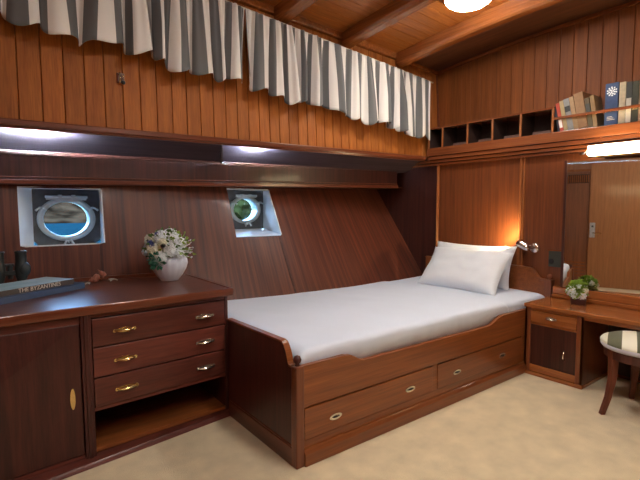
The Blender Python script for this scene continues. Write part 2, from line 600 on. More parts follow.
bk = MB().prism([(XA - .1, upface(0, 1.69) + .02, 1.69), (XA - .1, upface(0, 2.75) + .02, 2.75), (XA - .1, upface(0, 2.75) + .06, 2.75), (XA - .1, upface(0, 1.69) + .06, 1.69)], (XU + .1 - XA, 0, 0))
struct(bk, 'wall_hull_backing', 'groove', label='dark backing behind the upper teak planks', cat='wall')

# trims at the foot of the upper planks and the soffit under them
sh_ = lambda x, z: z + .0115 * (x - 1.6)
def sheer(mb_, k_=.0115, xr=1.6):
    mb_.v = [(v[0], v[1], v[2] + k_ * (v[0] - xr)) for v in mb_.v]
    return mb_
struct(sheer(MB().box(XA, 3.50, YF - .022, YF + .022, 1.650, 1.684, .4).box(XA, 3.50, YF - .012, YF + .014, 1.638, 1.651, .4)), 'trim_4', 'trim_wood_x', .006, 'red-brown moulding under the upper teak planks', 'trim')
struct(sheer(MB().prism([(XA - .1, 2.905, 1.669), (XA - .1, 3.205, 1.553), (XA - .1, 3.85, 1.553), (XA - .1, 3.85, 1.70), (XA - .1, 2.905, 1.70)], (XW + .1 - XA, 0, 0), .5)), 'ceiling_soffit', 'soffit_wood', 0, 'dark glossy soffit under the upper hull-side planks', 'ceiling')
# hanging board in front of the hull, with lips
bd = sheer(MB().box(XA, 3.455, 3.20, 3.228, 1.385, 1.56, .5), .02, 1.0)
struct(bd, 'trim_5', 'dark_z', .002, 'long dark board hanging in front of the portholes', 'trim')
struct(sheer(MB().box(XA, 3.462, 3.185, 3.24, 1.360, 1.388, .5).box(XA, 3.46, 3.193, 3.235, 1.398, 1.406, .5), .02, 1.0), 'trim_6', 'trim_wood_x', .005, 'rounded lip along the bottom of the hanging dark board', 'trim')
struct(sheer(MB().box(XA, 3.462, 3.190, 3.235, 1.530, 1.560, .5), .02, 1.0), 'trim_7', 'dark_z', .004, 'thin lip along the top of the hanging dark board', 'trim')
# deck strip between the board and the hull
st_ = MB()
sx2 = [-.7, 0, .6, 1.2, 2.0, 2.8, 3.58]
for a, b_ in zip(sx2, sx2[1:]):
    st_.hexa([(a, 3.238, 1.362), (b_, 3.238, 1.362), (b_, hull_y(b_, 1.362) + .01, 1.362), (a, hull_y(a, 1.362) + .01, 1.362)],
             [(a, 3.238, 1.372), (b_, 3.238, 1.372), (b_, hull_y(b_, 1.372) + .01, 1.372), (a, hull_y(a, 1.372) + .01, 1.372)], .5)
struct(sheer(st_, .02, 1.0), 'ceiling_strip', 'mahogany_x', 0, 'narrow wooden strip between hanging board and hull', 'ceiling')

# lower head wall: wide smooth mahogany panels
hw = MB()
ys = [YN, -.2, .55, 1.945, 2.79, 3.85]
for a, b_ in zip(ys, ys[1:]):
    hw.box(XW, XW + .03, a + .0015, b_ - .0015, 0, 1.70)
hw.box(XW + .02, XW + .06, YN, 3.85, 0, 1.70, .1)
struct(hw, 'wall_head', 'headwall', .002, 'red-brown mahogany wall behind the bed head and desk', 'wall')
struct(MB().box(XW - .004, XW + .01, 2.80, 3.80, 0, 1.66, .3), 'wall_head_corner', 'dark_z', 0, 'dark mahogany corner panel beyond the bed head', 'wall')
for k, yy in enumerate((2.79, 1.948)):
    mb = MB().box(XW - .014, XW + .01, yy - .012, yy + .012, .30, 1.63, .5)
    mb.box(XW - .020, XW + .01, yy - .005, yy + .005, .30, 1.63, .5)
    if k: mb.box(XW - .014, XW + .01, yy - .034, yy - .022, .30, 1.63, .7)
    struct(mb, 'trim_%d' % (8 + k), 'trim_wood_z', .003, ('vertical light moulding at the left of the bed-head panel' if k == 0 else 'vertical light double moulding beside the reading lamp'), 'trim')
# cornice under the shelf
co = MB()
co.box(3.535, XW + .02, YN, 3.75, 1.640, 1.665, .5)
co.box(3.555, XW + .02, YN, 3.75, 1.615, 1.636, .5)
co.box(3.515, XW + .02, YN, 2.86, 1.668, 1.700, .5)
struct(co, 'trim_10', 'trim_wood_y', .006, 'stepped cornice moulding running under the book shelf', 'trim')

# upper head wall: vertical planks
uw = MB()
y = YN
while y < 3.05:
    y1 = min(y + .101, 3.05)
    ch = .004; tn = random.random()
    sec = lambda z: [(XU + ch, y + .001, z), (XU, y + ch, z), (XU, y1 - ch, z), (XU + ch, y1 - .001, z), (XU + .02, y1 - .001, z), (XU + .02, y + .001, z)]
    q0, q1 = sec(1.70), sec(2.78)
    uw.poly(q0 + q1, [(5, 4, 3, 2, 1, 0), (6, 7, 8, 9, 10, 11)] + [(i, (i + 1) % 6, 6 + (i + 1) % 6, 6 + i) for i in range(6)], tn)
    y = y1
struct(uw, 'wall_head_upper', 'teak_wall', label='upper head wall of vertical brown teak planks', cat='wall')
struct(MB().box(XU + .015, XU + .06, YN, 3.1, 1.70, 2.85), 'wall_head_backing', 'groove', label='dark backing behind the head wall planks', cat='wall')
struct(MB().hexa([(XU - .012, 2.850, 1.70), (XU + .01, 2.850, 1.70), (XU + .01, 2.875, 1.70), (XU - .012, 2.875, 1.70)], [(XU - .012, 2.925, 2.62), (XU + .01, 2.925, 2.62), (XU + .01, 2.955, 2.62), (XU - .012, 2.955, 2.62)], .5), 'trim_11', 'trim_wood_x', .004, 'slim corner post where upper planks meet head wall', 'trim')


# ceiling
def zc(y, x=3.1):
    return 2.60 + .095 * (1 - ((y - 1.3) / 1.65) ** 2) + .05 * (3.1 - x)


cl = MB()
y = YN
yl = []
while y < 2.99:
    yl.append(y); y += .095
for a in yl:
    b_ = a + .095
    tn = random.random()
    xa, xb = XA - .1, XU + .1
    g = .002
    cl.hexa([(xa, a + g, zc(a, xa)), (xb, a + g, zc(a, xb)), (xb, b_ - g, zc(b_, xb)), (xa, b_ - g, zc(b_, xa))],
            [(xa, a + g, zc(a, xa) + .02), (xb, a + g, zc(a, xb) + .02), (xb, b_ - g, zc(b_, xb) + .02), (xa, b_ - g, zc(b_, xa) + .02)], tn)
struct(cl, 'ceiling', 'teak_h', .003, 'cambered teak plank ceiling', 'ceiling')
cb_ = MB()
for a, b_ in zip(yl[::3], yl[3::3] + [3.05]):
    xa, xb = XA - .1, XU + .1
    cb_.hexa([(xa, a, zc(a, xa) + .018), (xb, a, zc(a, xb) + .018), (xb, b_, zc(b_, xb) + .018), (xa, b_, zc(b_, xa) + .018)],
             [(xa, a, zc(a, xa) + .08), (xb, a, zc(a, xb) + .08), (xb, b_, zc(b_, xb) + .08), (xa, b_, zc(b_, xa) + .08)])
struct(cb_, 'ceiling_backing', 'groove', label='dark backing above the ceiling planks', cat='ceiling')
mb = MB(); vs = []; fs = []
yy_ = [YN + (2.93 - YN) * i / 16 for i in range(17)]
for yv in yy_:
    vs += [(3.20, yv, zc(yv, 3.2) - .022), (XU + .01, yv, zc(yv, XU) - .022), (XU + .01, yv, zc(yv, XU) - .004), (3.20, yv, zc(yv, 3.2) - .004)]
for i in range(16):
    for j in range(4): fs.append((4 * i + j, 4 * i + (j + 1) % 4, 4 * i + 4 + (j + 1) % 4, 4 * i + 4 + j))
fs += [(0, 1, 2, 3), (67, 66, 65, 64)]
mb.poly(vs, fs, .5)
struct(mb, 'ceiling_shade_panel', 'ceiling_shade', 0, 'smooth ceiling panel, darkened as shade, between the last beam and the head wall', 'ceiling')
# mouldings where the ceiling meets the walls
mb = MB()
mb.hexa([(XA, 2.895, zc(2.9, XA) - .045), (XU, 2.895, zc(2.9, XU) - .045), (XU, 2.895, zc(2.9, XU) + .01), (XA, 2.895, zc(2.9, XA) + .01)],
        [(XA, 2.99, zc(2.9, XA) - .045), (XU, 2.99, zc(2.9, XU) - .045), (XU, 2.99, zc(2.9, XU) + .01), (XA, 2.99, zc(2.9, XA) + .01)], .5)
struct(mb, 'trim_12', 'beam_y', .008, 'moulding between upper hull planks and ceiling', 'trim')
mb = MB()
for a, b_ in zip(yl[::4], yl[4::4] + [2.93]):
    mb.hexa([(XU - .02, a, zc(a, XU) - .045), (XU - .02, b_, zc(b_, XU) - .045), (XU + .01, b_, zc(b_, XU) - .045), (XU + .01, a, zc(a, XU) - .045)],
            [(XU - .02, a, zc(a, XU) + .005), (XU - .02, b_, zc(b_, XU) + .005), (XU + .01, b_, zc(b_, XU) + .005), (XU + .01, a, zc(a, XU) + .005)], .5)
struct(mb, 'trim_13', 'trim_wood_y', .0, 'thin moulding between head wall planks and ceiling', 'trim')

# ceiling beams
blab = ['ceiling beam nearest the head wall, right of the curtain end', 'second ceiling beam from the head wall', 'third ceiling beam from the head wall, at the top edge',
        'fourth ceiling beam from the head wall', 'fifth ceiling beam from the head wall', 'ceiling beam nearest the aft wall']
for k, bx in enumerate((3.10, 2.45, 1.80, 1.15, .50, -.15)):
    mb = MB(); n_ = 16
    prof = [(0, .012), (0, -.075), (.010, -.095), (.028, -.105), (.092, -.105), (.110, -.095), (.12, -.075), (.12, .012)]
    vs = []; fs = []; K = len(prof)
    for i in range(n_ + 1):
        yy = YN + (2.90 - YN) * i / n_
        for px_, pz_ in prof: vs.append((bx + px_, yy, zc(yy, bx) + pz_))
    for i in range(n_):
        for j in range(K):
            j2 = (j + 1) % K
            fs.append((i * K + j, i * K + j2, (i + 1) * K + j2, (i + 1) * K + j))
    fs.append(tuple(range(K))); fs.append(tuple(n_ * K + j for j in range(K))[::-1])
    mb.poly(vs, fs, .3 + .1 * k)
    o = mb.build('trim_%d' % (20 + k), 'beam_y', smooth=False)
    tag(o, blab[k], 'ceiling beam', kind='structure')

# wall behind camera and aft wall with two doors (they show in the mirror)
mb = MB()
yy = XA
while yy < XU + .1:
    mb.box(yy + .002, yy + .448, YN - .03, YN, 0, 2.80); yy += .45
mb.box(XA - .1, XU + .1, YN - .06, YN - .028, 0, 2.85, .1)
struct(mb, 'wall_inboard', 'headwall', .002, 'panelled mahogany wall opposite the portholes', 'wall')
mb = MB()
for a, b_ in ((YN, -.35), (-.35, .4), (.4, .85), (.85, 1.92), (1.92, 2.7), (2.7, 3.5)):
    if (a, b_) == (.85, 1.92):
        mb.box(XA - .03, XA, a + .001, b_ - .001, 1.90, 2.85, .4); mb.box(XA - .05, XA - .03, a, b_, 0, 1.9, .4)
    else: mb.box(XA - .03, XA, a + .001, b_ - .001, 0, 2.85, .4)
struct(mb, 'wall_aft', 'aft_wood', .002, 'light brown aft wall seen in the desk mirror', 'wall')
d1 = MB().box(XA - .028, XA + .004, 1.583, 1.903, 0.005, 1.59).box(XA - .028, XA + .004, 1.583, 1.903, 1.725, 1.76)
d1.box(XA - .028, XA + .004, 1.583, 1.596, 1.59, 1.725).box(XA - .028, XA + .004, 1.890, 1.903, 1.59, 1.725)
d = struct(d1, 'door_1', 'door_dark', 0, 'darker narrow cabin door with a vent at its top, in the mirror', 'door')
MB().box(XA - .026, XA - .022, 1.596, 1.890, 1.59, 1.725).build('vent_shade', 'groove', d)  # dark sheet painted as the shade behind the vent slats
v = MB()
for k in range(11):
    v.box(XA - .02, XA + .002, 1.600 + k * .0268, 1.612 + k * .0268, 1.60, 1.715)
v.build('vent_grille', 'trim_wood_z', d)
v = MB()
for k in range(5): v.box(XA + .002, XA + .008, 1.603, 1.883, .36 - k * .05, .372 - k * .05)
v.build('louvre', 'trim_wood_z', d)
d2 = MB().box(XA - .02, XA + .03, 0.868, 1.573, 0.005, 1.89, .5)
d = struct(d2, 'door_2', 'door_light', .003, 'lighter brown cabin door with a silver lock plate, in the mirror', 'door')
MB().box(XA + .03, XA + .036, 1.490, 1.562, .76, .985).build('lock_plate', 'lock_plate', d, .003)
MB().tube([(XA + .03, 1.513, .83), (XA + .075, 1.513, .83)], .009).tube([(XA + .07, 1.518, .83), (XA + .075, 1.408, .826)], .008).build('door_handle', 'brass', d, smooth=True)
MB().lathe((XA + .036, 1.525, .93), [(.014, 0), (.012, .008)], 16, (1, 0, 0)).build('keyhole_rosette', 'socket_hole', d)
mb = MB().box(XA - .02, XA + .02, 1.574, 1.581, 0, 1.77, .5).box(XA - .0, XA + .02, 1.904, 1.928, 0, 1.80, .5).box(XA, XA + .02, 1.578, 1.928, 1.765, 1.80, .5)
struct(mb, 'trim_30', 'trim_wood_z', .002, 'light door casing on the aft wall', 'trim')

# baseboards
struct(MB().box(XA, XU, YN, YN + .02, 0, .09, .5), 'baseboard_inboard', 'trim_wood_x', .004, 'baseboard below the inboard wall', 'baseboard')
struct(MB().box(XW - .018, XW, YN, 1.25, 0, .09, .5), 'baseboard_head', 'trim_wood_y', .004, 'baseboard under the desk', 'baseboard')

# ------------------------------------------------------------------ outside the portholes
wt = MB(); 
wt.poly([(-150, 4.3, -.35), (150, 4.3, -.35), (150, 300, -.35), (-150, 300, -.35)], [(0, 1, 2, 3)])
plain('sea', (0.0032, 0.017, 0.023), 0.9, spec=0.0, bump=0.4, bscale=1.5, var=0.15, vscale=1)
tag(struct(wt, 'sea_water', 'sea', 0), 'turquoise sea outside the portholes', 'water')
plain('shore_rock', (0.0165, 0.0105, 0.006), 0.9, spec=0.0, bump=0.5, bscale=.8, var=0.95, vscale=.5)
hl = MB(); vs = []; fs = []
nx, ny = 70, 14
for i in range(nx + 1):
    for j in range(ny + 1):
        X_ = -90 + 300 * i / nx; d_ = j / ny
        Y_ = 52 + d_ * 60 + 4 * noise.noise(Vector((X_ * .06, 0, 3)))
        Z_ = -.5 + d_ * 17 + 5.0 * d_ * noise.noise(Vector((X_ * .09, d_ * 5, 0))) + .8 * noise.noise(Vector((X_ * .5, d_ * 14, 9))) * min(1, d_ * 6)
        vs.append((X_, Y_, Z_))
for i in range(nx):
    for j in range(ny):
        a = i * (ny + 1) + j
        fs.append((a, a + ny + 1, a + ny + 2, a + 1))
hl.poly(vs, fs)
struct(hl, 'shore_hills', 'shore_rock', 0, 'brown rocky shore hills seen through the portholes', 'hill', smooth=True)
plain('shore_leaf', (0.009, 0.0115, 0.0038), 0.9, spec=0.0, bump=1.0, bscale=2.2, var=0.7, vscale=1.6)
# shore vegetation framed by the second porthole and along the hill top of the first
tl = [(15.6, 31.0, .7, 2.2), (21.0, 32.5, .6, 2.0), (10.6, 31.5, .3, 2.0), (12.7, 26, -.5, 1.4), (16.2, 26.0, -.5, 1.4)]
treelab = ['tall round green tree on the shore, centre of the right porthole view', 'wide green tree on the shore, right in the right porthole view', 'green tree on the shore, left in the right porthole view',
           'low green bush at the waterline, centre of the right porthole view', 'low green bush at the waterline, right of the other bush']
for k, (tx, ty, tz, tr_) in enumerate(tl):
    root = thing('shore_tree', treelab[k], 'tree', (tx, ty, -.9), 'trees on the shore outside')
    bm = bmesh.new(); bmesh.ops.create_icosphere(bm, subdivisions=4, radius=1)
    mb = MB()
    vs = []
    for v in bm.verts:
        kk = 1 + .28 * noise.noise(v.co * 2.2 + Vector((k * 9, 0, 0))) + .22 * noise.noise(v.co * 6.5 + Vector((k * 5, 0, 0)))
        vs.append((tx + v.co.x * tr_ * kk, ty + v.co.y * tr_ * kk, tz + v.co.z * tr_ * .62 * kk))
    mb.poly(vs, [tuple(v.index for v in f.verts) for f in bm.faces]); bm.free()
    mb.build('foliage', 'shore_leaf', root)
    MB().tube([(tx, ty, -.95), (tx + .1, ty, tz)], [.2, .12]).build('trunk', 'tree_bark', root)

# ------------------------------------------------------------------ sideboard cabinet (left)
YC = 2.355
cab = thing('sideboard', 'long dark mahogany sideboard with drawers and an open bottom shelf, below the left porthole', 'cabinet', (.4, 2.8, 0))
CX0, CX1 = -.62, 1.136
MB().box(1.116, CX1, YC, 3.03, 0, .708).build('side_panel', 'cab_z', cab, .003)
MB().box(CX0, CX0 + .03, YC, 3.12, 0, .708).build('side_panel', 'cab_z', cab, .003)
MB().box(.366, .412, YC - .012, YC + .04, 0.012, .708).box(.379, .399, YC - .018, YC + .02, 0.012, .708).build('middle_post', 'cab_z', cab, .003)
MB().box(.385, .41, YC + .04, 3.12, .055, .708).build('partition', 'cab_z', cab)
c = MB()
c.box(.412, 1.116, YC + .003, YC + .03, .678, .708, .8)     # frieze rail
c.box(CX0, .366, YC + .0, YC + .03, .655, .708, .7)
c.box(.412, 1.116, YC + .003, YC + .03, .228, .246, .9)
c.box(CX0, .366, YC, YC + .03, .012, .040, .8)
c.build('rails', 'cab_x', cab, .002)
MB().box(CX0, CX1 + .012, YC - .018, 3.05, .708, .740, .5).hexa(
    [(CX0, 3.04, .708), (1.13, 3.04, .708), (1.13, hull_y(1.13, .72) - .004, .708), (CX0, hull_y(0, .72) - .004, .708)],
    [(CX0, 3.04, .740), (1.13, 3.04, .740), (1.13, hull_y(1.13, .72) - .004, .740), (CX0, hull_y(0, .72) - .004, .740)], .5).build('worktop', 'cabtop_x', cab, .005)
ed = MB().box(CX0, CX1 + .024, YC - .028, YC - .010, .700, .744, .5).box(CX1 + .010, CX1 + .026, YC - .028, 3.03, .722, .744, .5)
ed.build('worktop_edge', 'trim_wood_x', cab, .005)
MB().hexa([(CX0, 3.145, .740), (.6, 3.145, .740), (.6, 3.16, .740), (CX0, 3.16, .740)], [(CX0, 3.145, .762), (.6, 3.145, .762), (.6, 3.16, .762), (CX0, 3.16, .762)]).hexa(
    [(.6, 3.145, .740), (1.13, 3.06, .740), (1.12, 3.075, .740), (.6, 3.16, .740)], [(.6, 3.145, .762), (1.13, 3.06, .762), (1.12, 3.075, .762), (.6, 3.16, .762)]).build('back_fiddle', 'trim_wood_x', cab)
MB().box(.41, 1.116, YC + .01, 3.05, .028, .045, .9).build('bottom_shelf', 'bed_x', cab)
MB().box(.41, 1.116, 2.98, 3.0, .045, .235).build('back_panel', 'box_interior', cab)
MB().hexa([(CX0, 2.10, 0), (1.136, 2.315, 0), (1.136, 2.4, 0), (CX0, 2.4, 0)], [(CX0, 2.115, .016), (1.136, 2.330, .026), (1.136, 2.4, .026), (CX0, 2.4, .016)], .5).build('plinth', 'cab_x', cab, .004)


def bar_pull(x, y, z, parent, mat='brass', w=.047, axis='x'):
    """curved bar pull with rose plate, facing -Y (or -X)"""
    mb = MB()
    def P(u, d, h): return (x + u, y - d, z + h) if axis == 'x' else (x - d, y - u, z + h)
    n_ = 12
    pts = [P(-w + 2 * w * i / n_, .004 + .020 * math.sin(PI * i / n_) ** .6, .0) for i in range(n_ + 1)]
    rr = [.0035 + .0045 * math.sin(PI * i / n_) for i in range(n_ + 1)]
    mb.tube(pts, rr, 10)
    for s in (-1, 1):
        mb.tube([P(s * w, 0, 0), P(s * w, .006, 0)], .0085, 12)
    # oval back rose
    o_ = []
    for i in range(20):
        a = 2 * PI * i / 20
        o_.append(P(w * .95 * math.cos(a), .0, .011 * math.sin(a)))
    mb.prism(o_, (0, -.003, 0) if axis == 'x' else (-.003, 0, 0))
    return mb.build('handle', mat, parent, smooth=False)


DZ = [(.538, .674), (.392, .532), (.249, .386)]
for i, (z0, z1) in enumerate(DZ):
    dr = MB().box(.416, 1.112, YC - .006, YC + .014, z0, z1, (.15, .95, .35)[i])
    dr.box(.44, 1.07, YC + .014, 2.75, z0 + .01, z1 - .02, .5)
    dd = dr.build('drawer', 'cab_x', cab, .003)
    for hx in (.562, .988):
        bar_pull(hx, YC - .007, (z0 + z1) / 2 - .003, dd, 'brass' if hx < .8 else 'old_silver')
dm = MB().box(CX0 + .04, .362, YC - .004, YC + .016, .043, .660, .2)
dm = dm.build('door', 'cab_z', cab, .003)
mb = MB(); o_ = []
for i in range(24):
    a = 2 * PI * i / 24
    o_.append((.322 + .0115 * math.cos(a), YC - .004, .318 + .050 * math.sin(a)))
mb.prism(o_, (0, -.004, 0)); mb.build('finger_plate', 'brass', dm, .001)

for o in [c_ for c_ in cab.children_recursive if c_.type == 'MESH']:      # the front runs very slightly askew, like the hull
    off = Vector(ORI[o.name])
    for v in o.data.vertices:
        wx, wy = v.co.x + off.x, v.co.y + off.y
        k_ = min(1, max(0, (2.95 - wy) / .45))
        if o.name.startswith('plinth'): continue
        v.co.y -= (.032 + .05 * (1 - v.co.z / .74)) * (1.136 - wx) * k_
TOPZ = .7402
# books on the sideboard (turned in the plane of the top)
ang = math.atan2(.255, .405)
du = Vector((math.cos(ang), math.sin(ang), 0)); dv = Vector((-math.sin(ang), math.cos(ang), 0))
def flat_book(name, label, corner, L, D, z0, T, covmat, pgmat, text=None, top=None):
    """lying book: corner = front right corner on the spine side; spine faces -dv"""
    cpt = Vector((corner[0], corner[1], z0))
    root = thing(name, label, 'book', (cpt - du * L / 2 + dv * D / 2)[:])
    def slab(u0, u1, v0, v1, za, zb):
        mb = MB()
        q = lambda z: [cpt - du * u1 + dv * v0 + Vector((0, 0, z)), cpt - du * u0 + dv * v0 + Vector((0, 0, z)), cpt - du * u0 + dv * v1 + Vector((0, 0, z)), cpt - du * u1 + dv * v1 + Vector((0, 0, z))]
        mb.hexa(q(za), q(zb)); return mb
    cv = slab(0, L, 0, D, 0, .003); cv2 = slab(0, L, 0, D, T - .003, T); cv3 = slab(0, L, 0, .003, .003, T - .003)
    for m2 in (cv2, cv3): cv.poly(m2.v, m2.f)
    co_ = cv.build('cover', covmat, root, .001)
    slab(.004, L - .004, .003, D - .004, .003, T - .003).build('pages', pgmat, root)
    if top: slab(.0005, L - .0005, .0005, D - .0005, T, T + .0006).build('cover_front', top, root)
    if text:
        tc_ = bpy.data.curves.new('t', 'FONT'); tc_.body = text[0]; tc_.size = text[1]; tc_.extrude = .0004; tc_.align_x = 'CENTER'; tc_.align_y = 'CENTER'
        to = bpy.data.objects.new('t', tc_); C.objects.link(to)
        bpy.context.view_layer.update()
        me = bpy.data.meshes.new_from_object(to.evaluated_get(bpy.context.evaluated_depsgraph_get()))
        bpy.data.objects.remove(to)
        M = Matrix((( du.x, 0, -dv.x, 0), (du.y, 0, -dv.y, 0), (0, 1, 0, 0), (0, 0, 0, 1)))
        pos = cpt - du * text[2] - dv * .0008 + Vector((0, 0, T / 2)) - root.location
        me.transform(Matrix.Translation(pos) @ M)
        me.materials.append(MATS['book_letter'])
        t = bpy.data.objects.new('spine_title', me); C.objects.link(t); t.parent = root
    return root


plain('book_blue', (0.045, 0.085, 0.18), 0.4, var=0.1)
plain('book_brown', (0.07, 0.06, 0.06), 0.45, var=0.15)
plain('book_top_glare', (0.52, 0.76, 0.88), 0.25, var=0.12, vscale=9)  # cover colour lightened to carry the white-blue glare
plain('book_letter', (0.75, 0.70, 0.62), 0.6)
flat_book('book', 'thick blue hardback book lying under the spine-titled book on the sideboard', (.484, 2.86), .50, .235, TOPZ, .034, 'book_blue', 'paper')
flat_book('book', 'glossy blue book, top paled by painted glare, with THE BYZANTINES on its dark spine, lying on the blue book', (.428, 2.845), .47, .215, TOPZ + .0345, .028, 'book_brown', 'paper', ('THE BYZANTINES', .030, .205), 'book_top_glare')

# binoculars standing at the wall
bi = thing('binoculars', 'black binoculars standing upright behind the books, left end of the sideboard', 'binoculars', (.13, 3.0, TOPZ))
for bx in (.192, .088):
    mb = MB()
    mb.lathe((bx, 3.0, TOPZ), [(.0, 0), (.022, 0), (.024, .03), (.023, .06), (.031, .085), (.033, .13), (.030, .150), (.027, .160), (.0275, .212), (.030, .215), (.030, .223), (.0, .223)], 28)
    mb.ball((bx + (.012 if bx > .1 else -.012), 2.99, TOPZ + .12), .034, 2, (1, .9, 1.3))
    bb = mb.build('barrel', 'black_rubber', bi, smooth=True)
    MB().lathe((bx, 3.0, TOPZ + .223), [(.026, 0), (.02, .003), (.0, .004)], 24).build('lens', 'bino_glass', bb, smooth=True)
MB().box(.10, .18, 2.985, 3.015, TOPZ + .09, TOPZ + .115).lathe((.140, 3.0, TOPZ + .07), [(.012, 0), (.014, .02), (.014, .075), (.010, .085)], 16).box(.09, .16, 2.99, 3.01, TOPZ + .14, TOPZ + .155).build('hinge_bridge', 'black_rubber', bi, .003)

# shells beside the books
def spiral_shell(name, label, c_, s, mat, direction, cat='shell'):
    mb = MB(); c_ = Vector(c_); d_ = Vector(direction).normalized()
    side = d_.cross(Vector((0, 0, 1))).normalized()
    pts = []; rad = []
    for i in range(60):
        t = i / 59; a = t * 6 * PI
        rr = s * .5 * (1 - t) ** 1.3
        pts.append(c_ + d_ * s * 2.0 * (t ** .8) + side * rr * math.cos(a) * .6 + Vector((0, 0, 1)) * rr * math.sin(a) * .6)
        rad.append(s * .62 * (1 - t) ** 1.1 + .0012)
    mb.tube(pts, rad, 12)
    for k in range(6):
        a = k * 1.05
        mb.tube([c_ + d_ * s * .2 + side * s * .4 * math.cos(a) + Vector((0, 0, s * .4 * math.sin(a))), c_ + d_ * s * .1 + side * s * 1.0 * math.cos(a) + Vector((0, 0, max(-s * .55, s * 1.0 * math.sin(a))))], [s * .22, s * .05], 8)
    return tag(mb.build(name, mat, None, smooth=True, origin=c_), label, cat)


spiral_shell('seashell', 'reddish brown spiky seashell standing between the books and the vase', (.585, 3.02, TOPZ + .030), .032, 'shell_brown', (-.75, -.25, -.15))
spiral_shell('seashell', 'tan seashell leaning on the brown spiky shell', (.625, 3.05, TOPZ + .036), .026, 'shell_brown', (-.4, .1, .55))
def fan_shell(label, c_, r, rot, tilt):
    mb = MB(); vs = []; fs = []; nr, na = 6, 18
    R_ = Matrix.Rotation(rot, 3, 'Z') @ Matrix.Rotation(tilt, 3, 'X')
    for lay in (0, 1):
        for i in range(nr + 1):
            for j in range(na + 1):
                a = -1.15 + 2.3 * j / na; rr = r * i / nr
                hgt = .32 * r * math.sin(PI * min(1, i / nr * .9)) + (.03 * r * (1 if j % 2 else -1) * i / nr) - lay * .0025
                p = R_ @ Vector((rr * math.sin(a), rr * math.cos(a) - r * .5, hgt)); vs.append(p + Vector(c_))
    L0 = (nr + 1) * (na + 1)
    for lay in (0, 1):
        for i in range(nr):
            for j in range(na):
                a = lay * L0 + i * (na + 1) + j
                fs.append((a, a + 1, a + na + 2, a + na + 1))
    for j in range(na):
        a = nr * (na + 1) + j; fs.append((a, a + 1, L0 + a + 1, L0 + a))
    mb.poly(vs, fs)
    return tag(mb.build('seashell', 'shell_white', None, smooth=True, origin=c_), label, 'shell')
fan_shell('white fan seashell lying right of the brown spiky shell', (.672, 3.02, TOPZ + .006), .042, -1.0, .1)
fan_shell('small white seashell lying against the end of the books', (.520, 2.98, TOPZ + .006), .026, .8, .1)


# flowers
def blossom(c_, r, seed, mat, parent, name='blossom', petals=46, size=.36):
    rnd = random.Random(seed)
    mb = MB(); c_ = Vector(c_)
    mb.ball(c_, r * .72, 2, jit=.25)
    for k in range(petals):
        zz = 1 - 2 * (k + .5) / petals; ph = k * 2.399963
        d_ = Vector((math.sqrt(1 - zz * zz) * math.cos(ph), math.sqrt(1 - zz * zz) * math.sin(ph), zz))
        p = c_ + d_ * r * rnd.uniform(.78, 1.0)
        t1 = d_.orthogonal().normalized(); t1 = Matrix.Rotation(rnd.random() * 6, 3, d_) @ t1; t2 = d_.cross(t1)
        s = r * size
        for q in range(4):
            a = q * PI / 2
            e1 = t1 * math.cos(a) + t2 * math.sin(a); e2 = t1 * -math.sin(a) + t2 * math.cos(a)
            mb.poly([p, p + e1 * s * .6 + e2 * s * .38 + d_ * s * .2, p + e1 * s + d_ * s * .12, p + e1 * s * .6 - e2 * s * .38 + d_ * s * .2], [(0, 1, 2, 3)])
    return mb.build(name, mat, parent)


def daisy(c_, d_, r, mat, parent, center='petal_cream'):
    mb = MB(); c_ = Vector(c_); d_ = Vector(d_).normalized(); t1 = d_.orthogonal().normalized(); t2 = d_.cross(t1)
    for lay, (np_, rr, lift) in enumerate(((9, 1.0, .18), (8, .72, .38))):
        for q in range(np_):
            a = 2 * PI * q / np_ + lay * .3
            e1 = t1 * math.cos(a) + t2 * math.sin(a); e2 = t1 * -math.sin(a) + t2 * math.cos(a)
            s = r * rr
            mb.poly([c_, c_ + e1 * s * .5 + e2 * s * .26 + d_ * s * lift, c_ + e1 * s * .9 + e2 * s * .18 + d_ * s * lift, c_ + e1 * s + d_ * s * lift * .8, c_ + e1 * s * .9 - e2 * s * .18 + d_ * s * lift, c_ + e1 * s * .5 - e2 * s * .26 + d_ * s * lift], [(0, 1, 2, 3, 4, 5)])
    o = mb.build('blossom', mat, parent)
    MB().ball(c_ + d_ * r * .2, r * .24, 1).build('blossom_centre', center, o)
    return o


def leaf_cluster(c_, R, n_, seed, mat, parent, name='leaves', zmin=-.4, size=.025, thin=.4):
    rnd = random.Random(seed); mb = MB(); c_ = Vector(c_)
    for k in range(n_):
        while True:
            d_ = Vector((rnd.uniform(-1, 1), rnd.uniform(-1, 1), rnd.uniform(-1, 1)))
            if .2 < d_.length < 1 and d_.z > zmin: break
        d_.normalize()
        p = c_ + d_ * R * rnd.uniform(.75, 1.05)
        t = (d_ + Vector((rnd.uniform(-.7, .7), rnd.uniform(-.7, .7), rnd.uniform(-.3, .7)))).normalized()
        s_ = t.cross(d_.orthogonal()).normalized(); s = size * rnd.uniform(.7, 1.3)
        up_ = t.cross(s_) * s * .15
        mb.poly([p, p + t * s * .5 + s_ * s * thin + up_, p + t * s, p + t * s * .5 - s_ * s * thin + up_], [(0, 1, 2, 3)])
        mb.tube([c_ + d_ * R * .4, p], .0012, 5)
    return mb.build(name, mat, parent)


